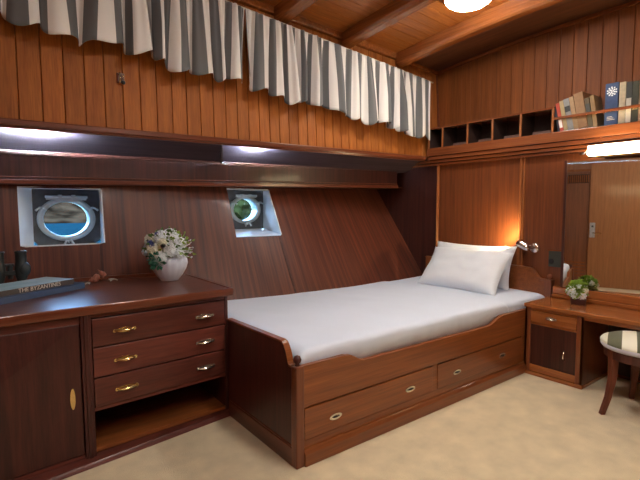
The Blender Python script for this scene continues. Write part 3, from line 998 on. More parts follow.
vx, vy = .975, 2.86
va = thing('flower_vase', 'round white ceramic vase full of white flowers with blue accents on the sideboard', 'flower vase', (vx, vy, TOPZ))
mb = MB()
prof = [(.0, 0), (.052, 0), (.056, .006), (.080, .035), (.103, .075), (.113, .110), (.110, .135), (.098, .155), (.090, .152), (.098, .130), (.09, .10), (.0, .09)]
mb.lathe((vx, vy, TOPZ), prof, 64)
for i, v in enumerate(mb.v):   # soft flutes
    a = math.atan2(v[1] - vy, v[0] - vx); k = 1 + .018 * math.cos(a * 16)
    mb.v[i] = (vx + (v[0] - vx) * k, vy + (v[1] - vy) * k, v[2])
mb.build('vase', 'ceramic', va, smooth=True)
# direction towards the viewer side of the room: blossoms all around
rnd = random.Random(3)
hc = Vector((vx - .018, vy - .01, TOPZ + .205))
bl = [(-.085, -.02, .055, .045), (-.02, -.05, .075, .046), (.05, -.05, .055, .050), (.02, .02, .085, .045), (-.06, -.07, -.005, .048), (.03, -.085, .0, .046),
      (.09, -.02, .02, .036), (-.11, .0, -.01, .042), (-.05, .05, .06, .045), (.07, .06, .03, .045), (0, .09, .01, .045), (-.09, .07, .0, .04),
      (-.005, -.10, .045, .030), (.085, -.06, -.03, .032), (-.02, -.095, -.045, .04)]
for k, (a, b_, c_, r_) in enumerate(bl):
    # the local axes are turned so -y faces the camera
    ca, sa = math.cos(-.5), math.sin(-.5)
    blossom(hc + Vector((a * ca - b_ * sa, a * sa + b_ * ca, c_)) * .95, r_ * 1.08, k, 'petal_white' if k % 4 else 'petal_cream', va)
for k, (a, b_, c_) in enumerate(((-.09, -.065, .045), (-.045, -.06, .098), (-.075, -.09, .03), (.0, -.12, .03), (-.105, -.035, .06))):
    ca, sa = math.cos(-.5), math.sin(-.5)
    blossom(hc + Vector((a * ca - b_ * sa, a * sa + b_ * ca, c_)) * .95, .017, 40 + k, 'petal_blue' if k < 3 else 'petal_dark', va, 'thistle', 24, .5)
leaf_cluster(hc + Vector((0, 0, .0)), .122, 90, 5, 'leaf_green', va, size=.028)
leaf_cluster(hc + Vector((.045, -.02, -.02)), .115, 130, 6, 'petal_white', va, 'small_filler_flowers', size=.013, thin=.5)
leaf_cluster(hc + Vector((-.085, -.075, -.065)), .04, 60, 8, 'leaf_teal', va, size=.028, zmin=-1)
leaf_cluster(hc + Vector((.035, -.05, .0)), .11, 60, 9, 'leaf_bright', va, size=.026)

# ------------------------------------------------------------------ bed
YB = 1.646
XF = 1.124
bed = thing('bed', 'single berth of red-brown mahogany with two drawers and a scalloped side rail', 'bed', (2.3, 2.2, 0))
# side rail: scalloped board
def sm(a, b_, z0, z1, n_=8):
    return [(a + (b_ - a) * i / n_, z0 + (z1 - z0) * (.5 - .5 * math.cos(PI * i / n_))) for i in range(n_ + 1)]
top = [(1.165, .476)] + [(1.42, .476)] + sm(1.44, 1.56, .472, .425) + [(2.60, .418)] + sm(2.68, 2.86, .418, .465) + [(3.56, .468)]
pts = [(1.165, YB, .275)] + [(a, YB, z) for a, z in top] + [(3.56, YB, .275)]
pts = pts[::-1]
MB().prism(pts, (0, .028, 0), .8).build('side_rail', 'bed_x', bed, .004)
mb = MB()
mb.box(1.160, 1.195, YB + .004, YB + .028, .118, .275, .5).box(2.095, 2.150, YB + .002, YB + .028, .118, .275, .6).box(3.105, 3.56, YB + .002, YB + .028, .118, .275, .6)
mb.box(1.160, 3.56, YB + .004, YB + .028, .070, .118, .5)
mb.build('front_frame', 'bed_x', bed, .002)
MB().prism([(1.165, YB - .020, 0), (1.165, YB - .020, .060), (1.165, YB - .008, .078), (1.165, YB + .03, .078), (1.165, YB + .03, 0)], (2.40, 0, 0), .4).build('base_plinth', 'bed_x', bed, .003)
for x0, x1, hs in ((1.172, 2.098, (1.357, 1.902)), (2.148, 3.108, (2.335, 2.85))):
    dd = MB().box(x0, x1, YB - .004, YB + .016, .122, .270, .7 if x0 < 2 else .3).box(x0 + .02, x1 - .02, YB + .016, YB + .5, .14, .25, .5).build('drawer', 'bed_x', bed, .003)
    for hx in hs:
        mb = MB(); o_ = []
        for i in range(20):
            a = 2 * PI * i / 20; o_.append((hx + .040 * math.cos(a), YB - .004, .186 + .016 * math.sin(a)))
        mb.prism(o_, (0, -.004, 0))
        ee = mb.build('pull_plate', 'old_silver', dd, .001)
        mb = MB(); o_ = []
        for i in range(20):
            a = 2 * PI * i / 20; o_.append((hx + .024 * math.cos(a), YB - .0085, .186 + .005 * math.sin(a)))
        mb.prism(o_, (0, -.001, 0)); mb.build('pull_recess', 'socket_hole', dd)
# footboard: panel, base, cap with S-curve down to corner post
fb = [(1.682, .470), (1.70, .471)] + [(1.770 - .062 * math.cos(PI / 2 * i / 8), .474 + .096 * math.sin(PI / 2 * (i / 8)) ** 1.5) for i in range(1, 9)] + [(1.79, .570), (2.345, .560)]
pts = [(XF + .004, 1.68, .06)] + [(XF + .004, a, z) for a, z in fb] + [(XF + .004, 2.345, .06)]
MB().prism(pts, (.022, 0, 0), .3).build('footboard', 'cab_z', bed, .003)
cap = MB(); vs = []; fs = []
for a, z in fb:
    vs += [(XF - .003, a, z - .002), (XF - .003, a, z + .008), (XF + .030, a, z + .008), (XF + .030, a, z - .002)]
K = len(fb)
for i in range(K - 1):
    for j in range(4): fs.append((4 * i + j, 4 * i + (j + 1) % 4, 4 * i + 4 + (j + 1) % 4, 4 * i + 4 + j))
fs += [(0, 1, 2, 3), (4 * K - 1, 4 * K - 2, 4 * K - 3, 4 * K - 4)]
cap.poly(vs, fs, .8).build('footboard_cap', 'bed_x', bed, .004)
MB().box(XF - .004, XF + .04, 1.67, 2.33, 0, .088, .5).box(XF + .0, XF + .03, 1.67, 2.33, .088, .098, .5).build('foot_plinth', 'mahogany_y', bed, .004)
# corner post with finial
MB().box(XF - .004, XF + .042, YB - .012, YB + .034, 0, .478, .6).build('corner_post', 'bed_z', bed, .006)
MB().lathe((XF + .022, YB + .018, .476), [(.010, 0), (.013, .006), (.009, .010), (.017, .020), (.020, .032), (.014, .046), (.0, .052)], 20).build('finial', 'cab_z', bed, smooth=True)
# headboard with S-curve and post
hbp = [(1.70, .63)] + [(1.70 + .02, .63)] + [(1.74 + .09 * i / 8, .632 + .078 * (.5 - .5 * math.cos(PI * i / 8))) for i in range(9)] + [(1.90, .716), (2.9, .716)]
pts = [(3.562, 1.68, .40)] + [(3.562, a, z) for a, z in hbp] + [(3.562, 2.9, .40)]
MB().prism(pts, (.03, 0, 0), .7).build('headboard', 'bed_x', bed, .004)
cap = MB(); vs = []; fs = []
for a, z in hbp: vs += [(3.555, a, z - .002), (3.555, a, z + .010), (3.597, a, z + .010), (3.597, a, z - .002)]
K = len(hbp)
for i in range(K - 1):
    for j in range(4): fs.append((4 * i + j, 4 * i + (j + 1) % 4, 4 * i + 4 + (j + 1) % 4, 4 * i + 4 + j))
fs += [(0, 1, 2, 3), (4 * K - 1, 4 * K - 2, 4 * K - 3, 4 * K - 4)]
cap.poly(vs, fs, .8).build('headboard_cap', 'bed_x', bed, .003)
MB().box(3.54, 3.597, 1.648, 1.702, .0, .640, .6).build('headboard_post', 'bed_z', bed, .004)
MB().lathe((3.568, 1.675, .64), [(.010, 0), (.013, .004), (.008, .009), (.015, .018), (.018, .028), (.012, .041), (.0, .047)], 20).build('finial', 'bed_z', bed, smooth=True)
MB().box(1.17, 3.55, YB + .03, 2.80, .10, .30, .5).build('bed_base', 'box_interior', bed)

# mattress with fitted sheet and smooth top sheet
mt = thing('mattress', 'mattress made up with smooth white sheets, on the mahogany berth', 'mattress', (2.3, 2.2, .3))
def sheet_mesh(x0, x1, y0, inset, z0, z1, lift, name, mat, edge_r=.032, parent=None, wr=.004, nx=90, ny=60, yoff=0):
    """rounded box whose far edge follows the hull"""
    mb = MB(); vs = []; fs = []
    rows = []
    prof = [(0, z0)]
    for k in range(7):
        a = PI / 2 * k / 6
        prof.append((edge_r * (1 - math.cos(a)), z1 - edge_r + edge_r * math.sin(a)))
    n_in = ny
    for i in range(nx + 1):
        X_ = x0 + (x1 - x0) * i / nx
        yb = hull_y(X_, z1) - inset
        exl = min(1, (X_ - x0) / .06); exr = min(1, (x1 - X_) / .06)
        dz_end = -.030 * (1 - math.sin(PI / 2 * exl)) - .030 * (1 - math.sin(PI / 2 * exr))
        row = []
        for (dy, z) in prof:
            w_ = .005 * noise.noise(Vector((X_ * 6, z * 9, 4))) + .004 * noise.noise(Vector((X_ * 17, z * 4, 1)))
            row.append((X_, y0 + dy + w_ * (1 if z < z1 - .01 else 0), z + (dz_end if z > z0 + .05 else 0)))
        for j in range(1, n_in + 1):
            t = j / n_in; Y_ = y0 + edge_r + (yb - y0 - edge_r) * t
            w_ = wr * noise.noise(Vector((X_ * 2.5, Y_ * 5, 0))) + wr * .5 * noise.noise(Vector((X_ * 8 + Y_ * 5, Y_ * 3, 7)))
            crown = .012 * math.sin(PI * min(1, t)) ** .5
            drop = -.02 * max(0, (t - .93) / .07) ** 2
            row.append((X_, Y_, z1 + w_ + crown + drop + dz_end))
        row.append((X_, yb, z0))
        rows.append(row)
    K = len(rows[0])
    for r_ in rows: vs += r_
    for i in range(nx):
        for j in range(K - 1):
            fs.append((i * K + j, (i + 1) * K + j, (i + 1) * K + j + 1, i * K + j + 1))
        fs.append((i * K + K - 1, (i + 1) * K + K - 1, (i + 1) * K, i * K))
    fs.append(tuple(range(K))); fs.append(tuple(nx * K + j for j in range(K)))
    mb.poly(vs, fs)
    return mb.build(name, mat, parent, smooth=True)
sheet_mesh(1.172, 3.548, YB + .034, .012, .31, .530, 0, 'fitted_sheet', 'sheet', parent=mt)
sheet_mesh(1.170, 2.98, YB + .028, .010, .40, .539, 0, 'top_sheet', 'sheet', parent=mt, wr=.006)


# pillows
def pillow(label, cen, w_, h_, t_, tilt, yaw, seed):
    mb = MB(); vs = []; fs = []; n_ = 28
    for side in (1, -1):
        for i in range(n_ + 1):
            for j in range(n_ + 1):
                u = -1 + 2 * i / n_; v = -1 + 2 * j / n_
                # pinched sides, pointed corners
                pu = u * (1 - .07 * (1 - v * v) ** 1.0); pv = v * (1 - .09 * (1 - u * u) ** 1.0)
                prof_ = (max(0, 1 - u ** 4) * max(0, 1 - v ** 4)) ** .55
                wv = .22 * noise.noise(Vector((u * 2 + seed, v * 2, side))) + .16 * noise.noise(Vector((u * 5, v * 2.5 + seed, side * 2)))
                th = t_ / 2 * prof_ * (1 + wv)
                vs.append(Vector((pu * w_ / 2, pv * h_ / 2, side * th)))
    L0 = (n_ + 1) ** 2
    for s in (0, 1):
        for i in range(n_):
            for j in range(n_):
                a = s * L0 + i * (n_ + 1) + j
                fs.append((a, a + n_ + 1, a + n_ + 2, a + 1))
    # local x -> world Y ; local y -> up slope ; local z -> normal
    R_ = Matrix.Rotation(yaw, 3, 'Z')
    ct, st2 = math.cos(tilt), math.sin(tilt)
    ex = R_ @ Vector((0, -1, 0)); ey = R_ @ Vector((ct, 0, st2)); ez = ex.cross(ey)
    if ez.x > 0: ez = -ez
    cc = Vector(cen)
    vs = [cc + ex * p.x + ey * p.y + ez * p.z for p in vs]
    mb.poly(vs, fs)
    bm_o = mb.build('pillow', 'pillow_cloth', None, smooth=True, origin=cc)
    bm = bmesh.new(); bm.from_mesh(bm_o.data); bmesh.ops.remove_doubles(bm, verts=bm.verts, dist=.0006); bmesh.ops.recalc_face_normals(bm, faces=bm.faces); bm.to_mesh(bm_o.data); bm.free()
    return tag(bm_o, label, 'pillow', 'white pillows on the berth')
pillow('white pillow at the back, leaning against the headboard', (3.455, 2.315, .708), .80, .38, .13, math.radians(74), 0.0, 3)
pillow('white pillow in front, leaning on the other pillow', (3.225, 2.235, .690), .76, .42, .15, math.radians(50), 0.02, 11)

# ------------------------------------------------------------------ desk
dk = thing('desk', 'varnished wooden dressing desk with a small drawer and cupboard, below the mirror', 'desk', (3.37, .8, 0))
DX = 3.146
Y0, Y1 = 1.244, 1.640
mb = MB()
mb.box(DX, 3.575, Y0, Y0 + .018, 0, .490).box(DX, 3.575, Y1 - .018, Y1, 0, .490)
mb.box(DX, DX + .02, Y0, Y0 + .045, .0, .490).box(DX, DX + .02, Y1 - .040, Y1, .0, .490)
mb.box(3.55, 3.575, Y0, Y1, 0, .49)
mb.build('pedestal', 'desk_z', dk, .003)
for za, zb_ in ((.472, .490), (.372, .384), (.03, .078)):
    MB().box(DX + .001, DX + .02, Y0 + .04, Y1 - .04, za, zb_).build('pedestal_rail', 'desk_y', dk, .002)
MB().box(DX - .010, DX + .02, Y0 - .006, Y1, 0, .026).box(DX, 3.575, Y0 - .006, Y0, 0, .026).build('pedestal_base', 'desk_y', dk, .004)
dd = MB().box(DX - .005, DX + .016, Y0 + .046, Y1 - .041, .386, .471, .7).box(DX + .016, 3.4, Y0 + .06, Y1 - .06, .39, .465, .5).build('drawer', 'desk_y', dk, .003)
bar_pull(DX - .005, 1.452, .433, dd, 'old_silver', .030, 'y')
dd = MB().box(DX + .003, DX + .012, Y0 + .046, Y1 - .041, .079, .371, .2).build('door', 'dark_z', dk, .001)
mb = MB(); mb.tube([(DX + .003, 1.362, .165), (DX - .014, 1.362, .180), (DX - .016, 1.362, .195), (DX - .014, 1.362, .212), (DX + .003, 1.362, .227)], [.005, .004, .0045, .004, .005], 10)
mb.build('handle', 'old_silver', dd, smooth=True)
MB().box(DX - .022, 3.58, -.1, Y1 + .004, .492, .520, .6).build('desk_top', 'desk_y', dk, .006)
MB().box(DX - .002, DX + .016, -.1, Y0, .466, .492, .6).build('front_apron', 'desk_y', dk, .002)
MB().box(3.485, 3.598, -.1, Y1 - .02, .520, .548, .6).box(3.50, 3.598, -.1, Y1 - .02, .548, .606, .7).build('back_ledge', 'desk_y', dk, .007)
MB().box(3.555, 3.575, -.07, Y0, .03, .49).build('back_panel', 'box_interior', dk)  # near-black panel added to hold the shade under the desk
MB().box(DX, 3.575, -.1, -.07, 0, .49).build('end_panel', 'desk_z', dk, .003)

# mirror: wedge-shaped panel on the wall
PHI = math.radians(9.5)
mir = thing('mirror', 'large rectangular wall mirror above the desk, reflecting the cabin doors', 'mirror', (3.55, 1.1, .575))
A = Vector((3.50, 1.548, 0)); t_ = Vector((math.sin(PHI), -math.cos(PHI), 0)); Lm = .585; nn = Vector((-math.cos(PHI), -math.sin(PHI), 0))
B_ = A + t_ * Lm
q = lambda p, z: (p.x, p.y, z)
zb, zt = .608, 1.545
MB().hexa([q(A, zb), q(B_, zb), (XW - .001, B_.y, zb), (XW - .001, A.y, zb)], [q(A, zt), q(B_, zt), (XW - .001, B_.y, zt), (XW - .001, A.y, zt)]).build('backing', 'dark_z', mir)
A2, B2 = A + nn * .003, B_ + nn * .003
MB().hexa([q(A, zb), q(B_, zb), q(B2, zb), q(A2, zb)], [q(A, zt), q(B_, zt), q(B2, zt), q(A2, zt)]).build('mirror_glass', 'mirror', mir)
A3, A4 = A - t_ * .012 + nn * .010, A + t_ * .004 + nn * .010
MB().hexa([q(A - t_ * .012, zb), q(A + t_ * .004, zb), q(A4, zb), q(A3, zb)], [q(A - t_ * .012, zt + .01), q(A + t_ * .004, zt + .01), q(A4, zt + .01), q(A3, zt + .01)]).build('frame', 'dark_z', mir)

# potted flowers on the desk
fx, fy, fz = 3.39, 1.385, .5205
fp = thing('potted_flowers', 'small white and green flowers in a square dark pot on the desk', 'potted flowers', (fx, fy, fz))
rot = Matrix.Rotation(.35, 3, 'Z')
def rq(s, z): return [tuple(Vector((fx, fy, z)) + rot @ Vector((a * s, b_ * s, 0))) for a, b_ in ((-1, -1), (1, -1), (1, 1), (-1, 1))]
plain('pot_dark', (0.06, 0.015, 0.012), 0.3, coat=.4)
MB().hexa(rq(.046, fz), rq(.050, fz + .042)).build('pot', 'pot_dark', fp, .004)
hc2 = Vector((fx, fy + .006, fz + .092))
for k, (a, b_, c_) in enumerate(((-.045, .035, -.005), (-.05, -.005, -.025), (-.035, -.045, -.025), (-.06, .015, .01), (-.02, -.06, .01), (-.035, -.02, .04), (-.01, .04, .035), (.03, -.03, .03), (.03, .04, .0), (-.01, .055, -.02))):
    blossom(hc2 + Vector((a, b_, c_)), .019, 70 + k, 'petal_white' if k % 2 else 'petal_cream', fp, petals=20, size=.55) if k > 3 else daisy(hc2 + Vector((a, b_, c_)), Vector((a - .05, b_ - .03, c_ + .01)), .030, 'petal_white', fp)
leaf_cluster(hc2 + Vector((-.012, 0, .012)), .058, 300, 21, 'leaf_bright', fp, size=.022, zmin=-.6)
leaf_cluster(hc2, .048, 100, 22, 'leaf_green', fp, size=.024, zmin=-.8)
leaf_cluster(hc2, .064, 60, 23, 'petal_cream', fp, 'small_filler_flowers', size=.010, zmin=-.2)

# wall socket
so = thing('wall_socket', 'dark green-grey socket plate on the wall between lamp and mirror', 'socket', (XW - .005, 1.65, .80))
MB().box(XW - .012, XW, 1.602, 1.700, .742, .868).build('cover_plate', 'socket_green', so, .004)
MB().lathe((XW - .012, 1.678, .785), [(.021, 0), (.018, .003), (.0, .003)], 20, (-1, 0, 0)).build('socket_face', 'socket_hole', so)
MB().box(XW - .018, XW, 1.598, 1.704, .868, .875).build('top_lip', 'trim_wood_y', so, .001)

# reading lamp
rl = thing('reading_lamp', 'chrome swivel reading lamp lit on the bed-head wall', 'lamp', (XW, 1.87, .93))
MB().lathe((XW, 1.815, .880), [(.042, 0), (.042, .010), (.034, .020), (.0, .023)], 28, (-1, 0, 0)).build('wall_plate', 'chrome', rl, smooth=True)
MB().tube([(XW - .018, 1.815, .880), (XW - .050, 1.820, .880), (XW - .072, 1.832, .882)], .010, 12).ball((XW - .075, 1.836, .884), .018, 2).build('arm', 'chrome', rl, smooth=True)
hd = Vector((.10, .90, .38)).normalized()
hc3 = Vector((XW - .078, 1.850, .890))
hh = MB().lathe(hc3, [(.0, -.038), (.018, -.035), (.028, -.022), (.033, 0), (.034, .040), (.038, .070), (.036, .070), (.031, .040), (.028, .02), (0, .018)], 32, hd).build('lamp_head', 'chrome', rl, smooth=True)
MB().lathe(hc3, [(.0, .020), (.014, .022), (.016, .034), (.010, .046), (0, .050)], 20, hd).build('bulb', 'read_bulb', rl, smooth=True)
ld = bpy.data.lights.new('reading_light', 'SPOT'); ld.energy = READ_POWER; ld.color = (1, .76, .42); ld.spot_size = math.radians(150); ld.spot_blend = .6; ld.shadow_soft_size = .012
lo = bpy.data.objects.new('reading_light', ld); C.objects.link(lo); lo.parent = rl
lo.location = hc3 + hd * .090 + Vector((-.045, 0, .01)) - Vector(ORI[rl.name]); lo.rotation_euler = (-hd).to_track_quat('Z', 'Y').to_euler()

# fluorescent fixture under the shelf
fl = thing('tube_light', 'long warm fluorescent light fixture under the shelf above the mirror', 'light fixture', (3.50, .9, 1.62))
MB().box(3.470, 3.530, .40, 1.400, 1.632, 1.646).build('housing', 'white_paint', fl, .003)
MB().box(3.425, 3.500, .41, 1.383, 1.572, 1.630).build('diffuser', 'tube_glass', fl, .008)
MB().tube([(3.455, 1.384, 1.596), (3.455, 1.436, 1.590)], .010, 12).build('end_cap', 'chrome', fl, smooth=True)
MB().box(3.420, 3.505, .40, 1.375, 1.556, 1.564).build('lower_lip', 'brass', fl, .001)
MB().box(3.500, 3.535, .42, 1.36, 1.560, 1.634).build('mounting_board', 'trim_wood_y', fl, .002)

# ------------------------------------------------------------------ shelf with pigeonholes and book rail
sh = thing('wall_shelf', 'long wooden wall shelf with open pigeonholes and a book rail', 'shelf', (3.6, 1.6, 1.70))
XS = 3.50
MB().box(XS, XU - .001, YN + .02, 2.86, 1.702, 1.778, .6).build('shelf_board', 'trim_wood_y', sh, .006)
dvs = [2.84, 2.680, 2.411, 2.167, 1.919, 1.666]
for yy in dvs:
    dv_ = MB().box(XS + .016, XU - .004, yy - .007, yy + .007, 1.778, 1.953).build('divider', 'box_interior', sh)  # divider sides coloured near-black for the shade inside the pigeonholes
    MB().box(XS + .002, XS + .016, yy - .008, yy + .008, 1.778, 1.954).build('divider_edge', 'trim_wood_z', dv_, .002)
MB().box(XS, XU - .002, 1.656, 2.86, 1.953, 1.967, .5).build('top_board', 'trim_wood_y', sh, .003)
MB().box(XU - .004, XU - .002, 1.67, 2.85, 1.778, 1.955).build('shade_back', 'box_interior', sh)  # dark sheet carrying the pigeonhole shade
MB().box(XS + .002, XS + .016, -.9, 1.660, 1.868, 1.888, .4).build('book_rail', 'trim_wood_y', sh, .003)

SZ = 1.7785
def book(label, y, w_, h_, d_, lean, col, band=None, emblem=False, x0=3.522):
    """upright book; y = left (larger Y) lower corner; lean>0 tips the top towards +Y"""
    root = thing('book', label, 'book', (x0 + d_ / 2, y - w_ / 2, SZ), 'books on the wall shelf')
    nm = 'spine_%d' % len(MATS)
    col = tuple(c_ * .72 for c_ in col)
    plain(nm, col, .6, var=.12, vscale=40, bump=.1)
    ca, sa = math.cos(lean), math.sin(lean)
    def T(a, u, v, off=0):   # a along X, u across width (towards -Y), v up
        return (x0 + a, y - u * ca + v * sa, SZ + v * ca + u * sa)
    def bx(a0, a1, u0, u1, v0, v1):
        return MB().hexa([T(a0, u0, v0), T(a1, u0, v0), T(a1, u1, v0), T(a0, u1, v0)], [T(a0, u0, v1), T(a1, u0, v1), T(a1, u1, v1), T(a0, u1, v1)])
    cv = bx(0, .003, 0, w_, 0, h_)
    for m2 in (bx(.003, d_, 0, .0025, 0, h_), bx(.003, d_, w_ - .0025, w_, 0, h_)): cv.poly(m2.v, m2.f)
    cv.build('cover', nm, root, .001)
    bx(.003, d_ - .003, .0025, w_ - .0025, .002, h_ - .004).build('pages', 'paper', root)
    if band:
        bc, v0, v1 = band
        nb = 'band_%d' % len(MATS); plain(nb, bc, .6)
        bx(-.0008, 0, .002, w_ - .002, v0 * h_, v1 * h_).build('spine_band', nb, root)
    if emblem:
        mb = MB(); cu, cv_ = w_ * .52, h_ * .80
        R0 = w_ * .40
        for rr, n_ in ((1.0, 10), (.62, 7), (.25, 3)):
            for k in range(n_):
                a = 2 * PI * k / n_ + rr
                uu, vv = cu + R0 * .86 * rr * math.cos(a), cv_ + R0 * .86 * rr * math.sin(a)
                o_ = [T(-.0008, uu + R0 * .17 * math.cos(b2 * PI / 3), vv + R0 * .17 * math.sin(b2 * PI / 3)) for b2 in range(6)]
                mb.prism(o_, (.0008, 0, 0))
        mb.build('emblem', 'petal_white', root)
        mb = MB()
        for k in range(3):
            for m2 in (bx(-.0008, 0, w_ * .2, w_ * (.8 - .1 * k), h_ * (.12 + .035 * k), h_ * (.132 + .035 * k)),): mb.poly(m2.v, m2.f)
        mb.build('spine_lettering', 'book_letter', root)
    return root
L = math.radians(11)
bks = [
    ('thin dark book at the left end of the leaning books', 1.632, .014, .195, .13, L, (.03, .03, .05), None),
    ('leaning red book with a white stripe', 1.616, .026, .215, .13, L, (.62, .07, .03), ((.8, .75, .7), .12, .40)),
    ('leaning cream book right of the red book', 1.588, .028, .228, .14, L, (.52, .38, .19), None),
    ('leaning grey book with a black band', 1.558, .040, .236, .15, L, (.34, .34, .33), ((.03, .03, .03), .58, .76)),
    ('leaning tan book right of the grey book', 1.516, .030, .245, .15, L, (.48, .30, .15), None),
    ('widest leaning brown book', 1.484, .062, .262, .16, L * .95, (.40, .22, .10), ((.30, .15, .07), .05, .10)),
    ('leaning dark olive book right of the widest brown book', 1.418, .030, .215, .14, L * .9, (.15, .11, .05), ((.06, .06, .05), .45, .8)),
    ('leaning tan book at the right end of the leaning books', 1.386, .028, .228, .14, L * .8, (.42, .27, .12), None),
]
for (lb, y, w_, h_, d_, ln, col, band) in bks:
    book(lb, y, w_, h_, d_, ln, col, band)
book('tall blue book with a round white emblem on its spine', 1.318, .080, .285, .17, 0, (.05, .10, .25), None, True)
book('tall cream upright book right of the blue book', 1.232, .040, .278, .16, 0, (.60, .52, .36))
book('upright black book with a white lower half', 1.190, .034, .272, .16, 0, (.05, .05, .045), ((.62, .58, .48), .0, .60))
book('upright dark green-black book beside the black and white book', 1.154, .036, .268, .16, 0, (.045, .05, .03), ((.25, .22, .12), .3, .33))
book('upright pinkish tan book at the right edge', 1.115, .045, .262, .16, 0, (.48, .27, .17))
book('upright dark brown book at the far right, past the pinkish book', 1.067, .04, .25, .15, 0, (.15, .07, .04))
# small dark booklets lying low inside the pigeonholes
plain('booklet_col', (.10, .055, .045), .7, var=.3, vscale=60)
k = 0
hole = ['left', 'second', 'third', 'right']
for ci, (a, b_) in enumerate(((2.68, 2.411), (2.411, 2.167), (2.167, 1.919), (1.919, 1.666))):
    mb = MB()
    yy = b_ + .03
    mb.box(3.60, 3.70, b_ + .04, a - .05, SZ, SZ + .035)
    o = mb.build('notebook', 'booklet_col', None, .004, origin=(3.65, (a + b_) / 2, SZ))
    tag(o, 'dim brown notebook lying in the %s full pigeonhole of the shelf' % hole[ci], 'book', 'notebooks in the pigeonholes')

# ------------------------------------------------------------------ curtains
def curtain(x0, x1, label, seed, phase):
    root = thing('valance_curtain', label, 'curtain', ((x0 + x1) / 2, 2.80, 2.1))
    rnd = random.Random(seed)
    nu = int((x1 - x0) * 170); nv = 22
    ztop = lambda x: 2.552 - .080 * (x - 1.51)
    zbot = lambda x: 2.165 - .088 * x + .018 * math.sin(x * 9 + 1) + .012 * math.sin(x * 23)
    mb = MB(); vs = []; uvs = []
    s = phase
    # irregular pleats: phase runs at varying speed
    ph = 0; prev = None
    cols = []
    for i in range(nu + 1):
        x = x0 + (x1 - x0) * i / nu
        sp = 2 * PI / .150 * (1 + .30 * math.sin(x * 5.1 + seed) + .25 * math.sin(x * 11.7 + 2 * seed))
        ph += sp * (x1 - x0) / nu
        amp = .034 * (1 + .45 * math.sin(x * 7.3 + seed)) 
        cols.append((x, ph, amp))
    for i, (x, p, amp) in enumerate(cols):
        yy = amp * (math.sin(p) + .25 * math.sin(2.3 * p + 1))
        if prev is not None:
            s += math.hypot(x - prev[0], (yy - prev[1]) * .95)
        prev = (x, yy)
        for j in range(nv + 1):
            t = j / nv
            top_g = math.sin(3.1 * p) * .006
            a_ = .28 + .72 * min(1, t * 1.8)
            y_ = 2.812 - .005 + yy * a_ * .98 * (1 if t > .12 else .8) + top_g * (1 - t)
            xo = x + .018 * math.cos(p) * t + .012 * t * math.sin(x * 31) + .022 * (t - .4) * math.sin(x * 15 + seed)
            sway = -.035 * t
            z_ = ztop(x) + (zbot(x) + .016 * math.sin(p + 1.2) + .008 * math.sin(x * 47) - ztop(x)) * t
            vs.append((xo, y_ - .012 + sway * .6, z_)); uvs.append((s, t))
    K = nv + 1
    fs = []
    for i in range(nu):
        for j in range(nv):
            fs.append((i * K + j, (i + 1) * K + j, (i + 1) * K + j + 1, i * K + j + 1))
    mb.poly(vs, fs)
    mb.uv = {i: uv for i, uv in enumerate(uvs)}
    o = mb.build('curtain_cloth', 'curtain_stripe', root, smooth=True)
    sd_ = o.modifiers.new('solid', 'SOLIDIFY'); sd_.thickness = .0025
    x = x0 + .02
    while x < x1:
        rr = MB()
        cc = Vector((x, 2.812, ztop(x) - .008)); pts = [cc + Vector((0, .011 * math.cos(a * PI / 6), .011 * math.sin(a * PI / 6))) for a in range(13)]
        rr.tube(pts, .0016, 6); rr.build('curtain_ring', 'old_silver', root, smooth=True)
        x += .17
    return root
curtain(-.55, 1.50, 'left part of the grey and white striped valance curtain', 2, 0.02)
curtain(1.515, 3.46, 'right part of the grey and white striped valance curtain', 5, 0.06)
rod = thing('curtain_rod', 'thin pale curtain rod along the top of the striped valance', 'curtain rod', (1.5, 2.812, 2.55))
zr = lambda x: 2.552 - .080 * (x - 1.51) + .006
MB().tube([(-.60, 2.812, zr(-.6)), (3.52, 2.812, zr(3.52))], .006, 10).build('rod', 'paper', rod, smooth=True)
for x in (-.5, .5, 1.507, 2.5, 3.5):
    MB().tube([(x, 2.812, zr(x)), (x, 2.90, zr(x) + .01)], .005, 8).box(x - .012, x + .012, 2.893, upface(0, 2.5) + .004, zr(x) - .01, zr(x) + .03).build('bracket', 'old_silver', rod)

# small brass latch on the upper planks
la = thing('wall_hook', 'small brass hook with a dark knob on the upper teak planks', 'hook', (.722, YF, 1.975))
ly = upface(0, 1.975)
MB().box(.700, .745, ly - .006, ly + .001, 1.945, 2.005).build('back_plate', 'bed_z', la, .003)
MB().tube([(.712, ly - .006, 1.995), (.712, ly - .024, 1.998), (.712, ly - .026, 1.955), (.712, ly - .016, 1.935)], [.005, .006, .005, .004], 10).tube([(.731, ly - .006, 1.990), (.731, ly - .022, 1.992), (.731, ly - .022, 1.965)], .0045, 10).build('brass_hook', 'brass', la, smooth=True)
MB().ball((.732, ly - .022, 1.948), .013, 2).build('knob', 'black_rubber', la, smooth=True)

# dark strut under the soffit
MB_s = sheer(MB()).hexa([(1.36, 2.905, 1.673), (1.385, 2.905, 1.673), (1.52, 3.20, 1.557), (1.495, 3.20, 1.557)], [(1.36, 2.905, 1.655), (1.385, 2.905, 1.655), (1.52, 3.20, 1.539), (1.495, 3.20, 1.539)])
struct(MB_s, 'trim_31', 'box_interior', .002, 'dark strut crossing under the soffit', 'trim')

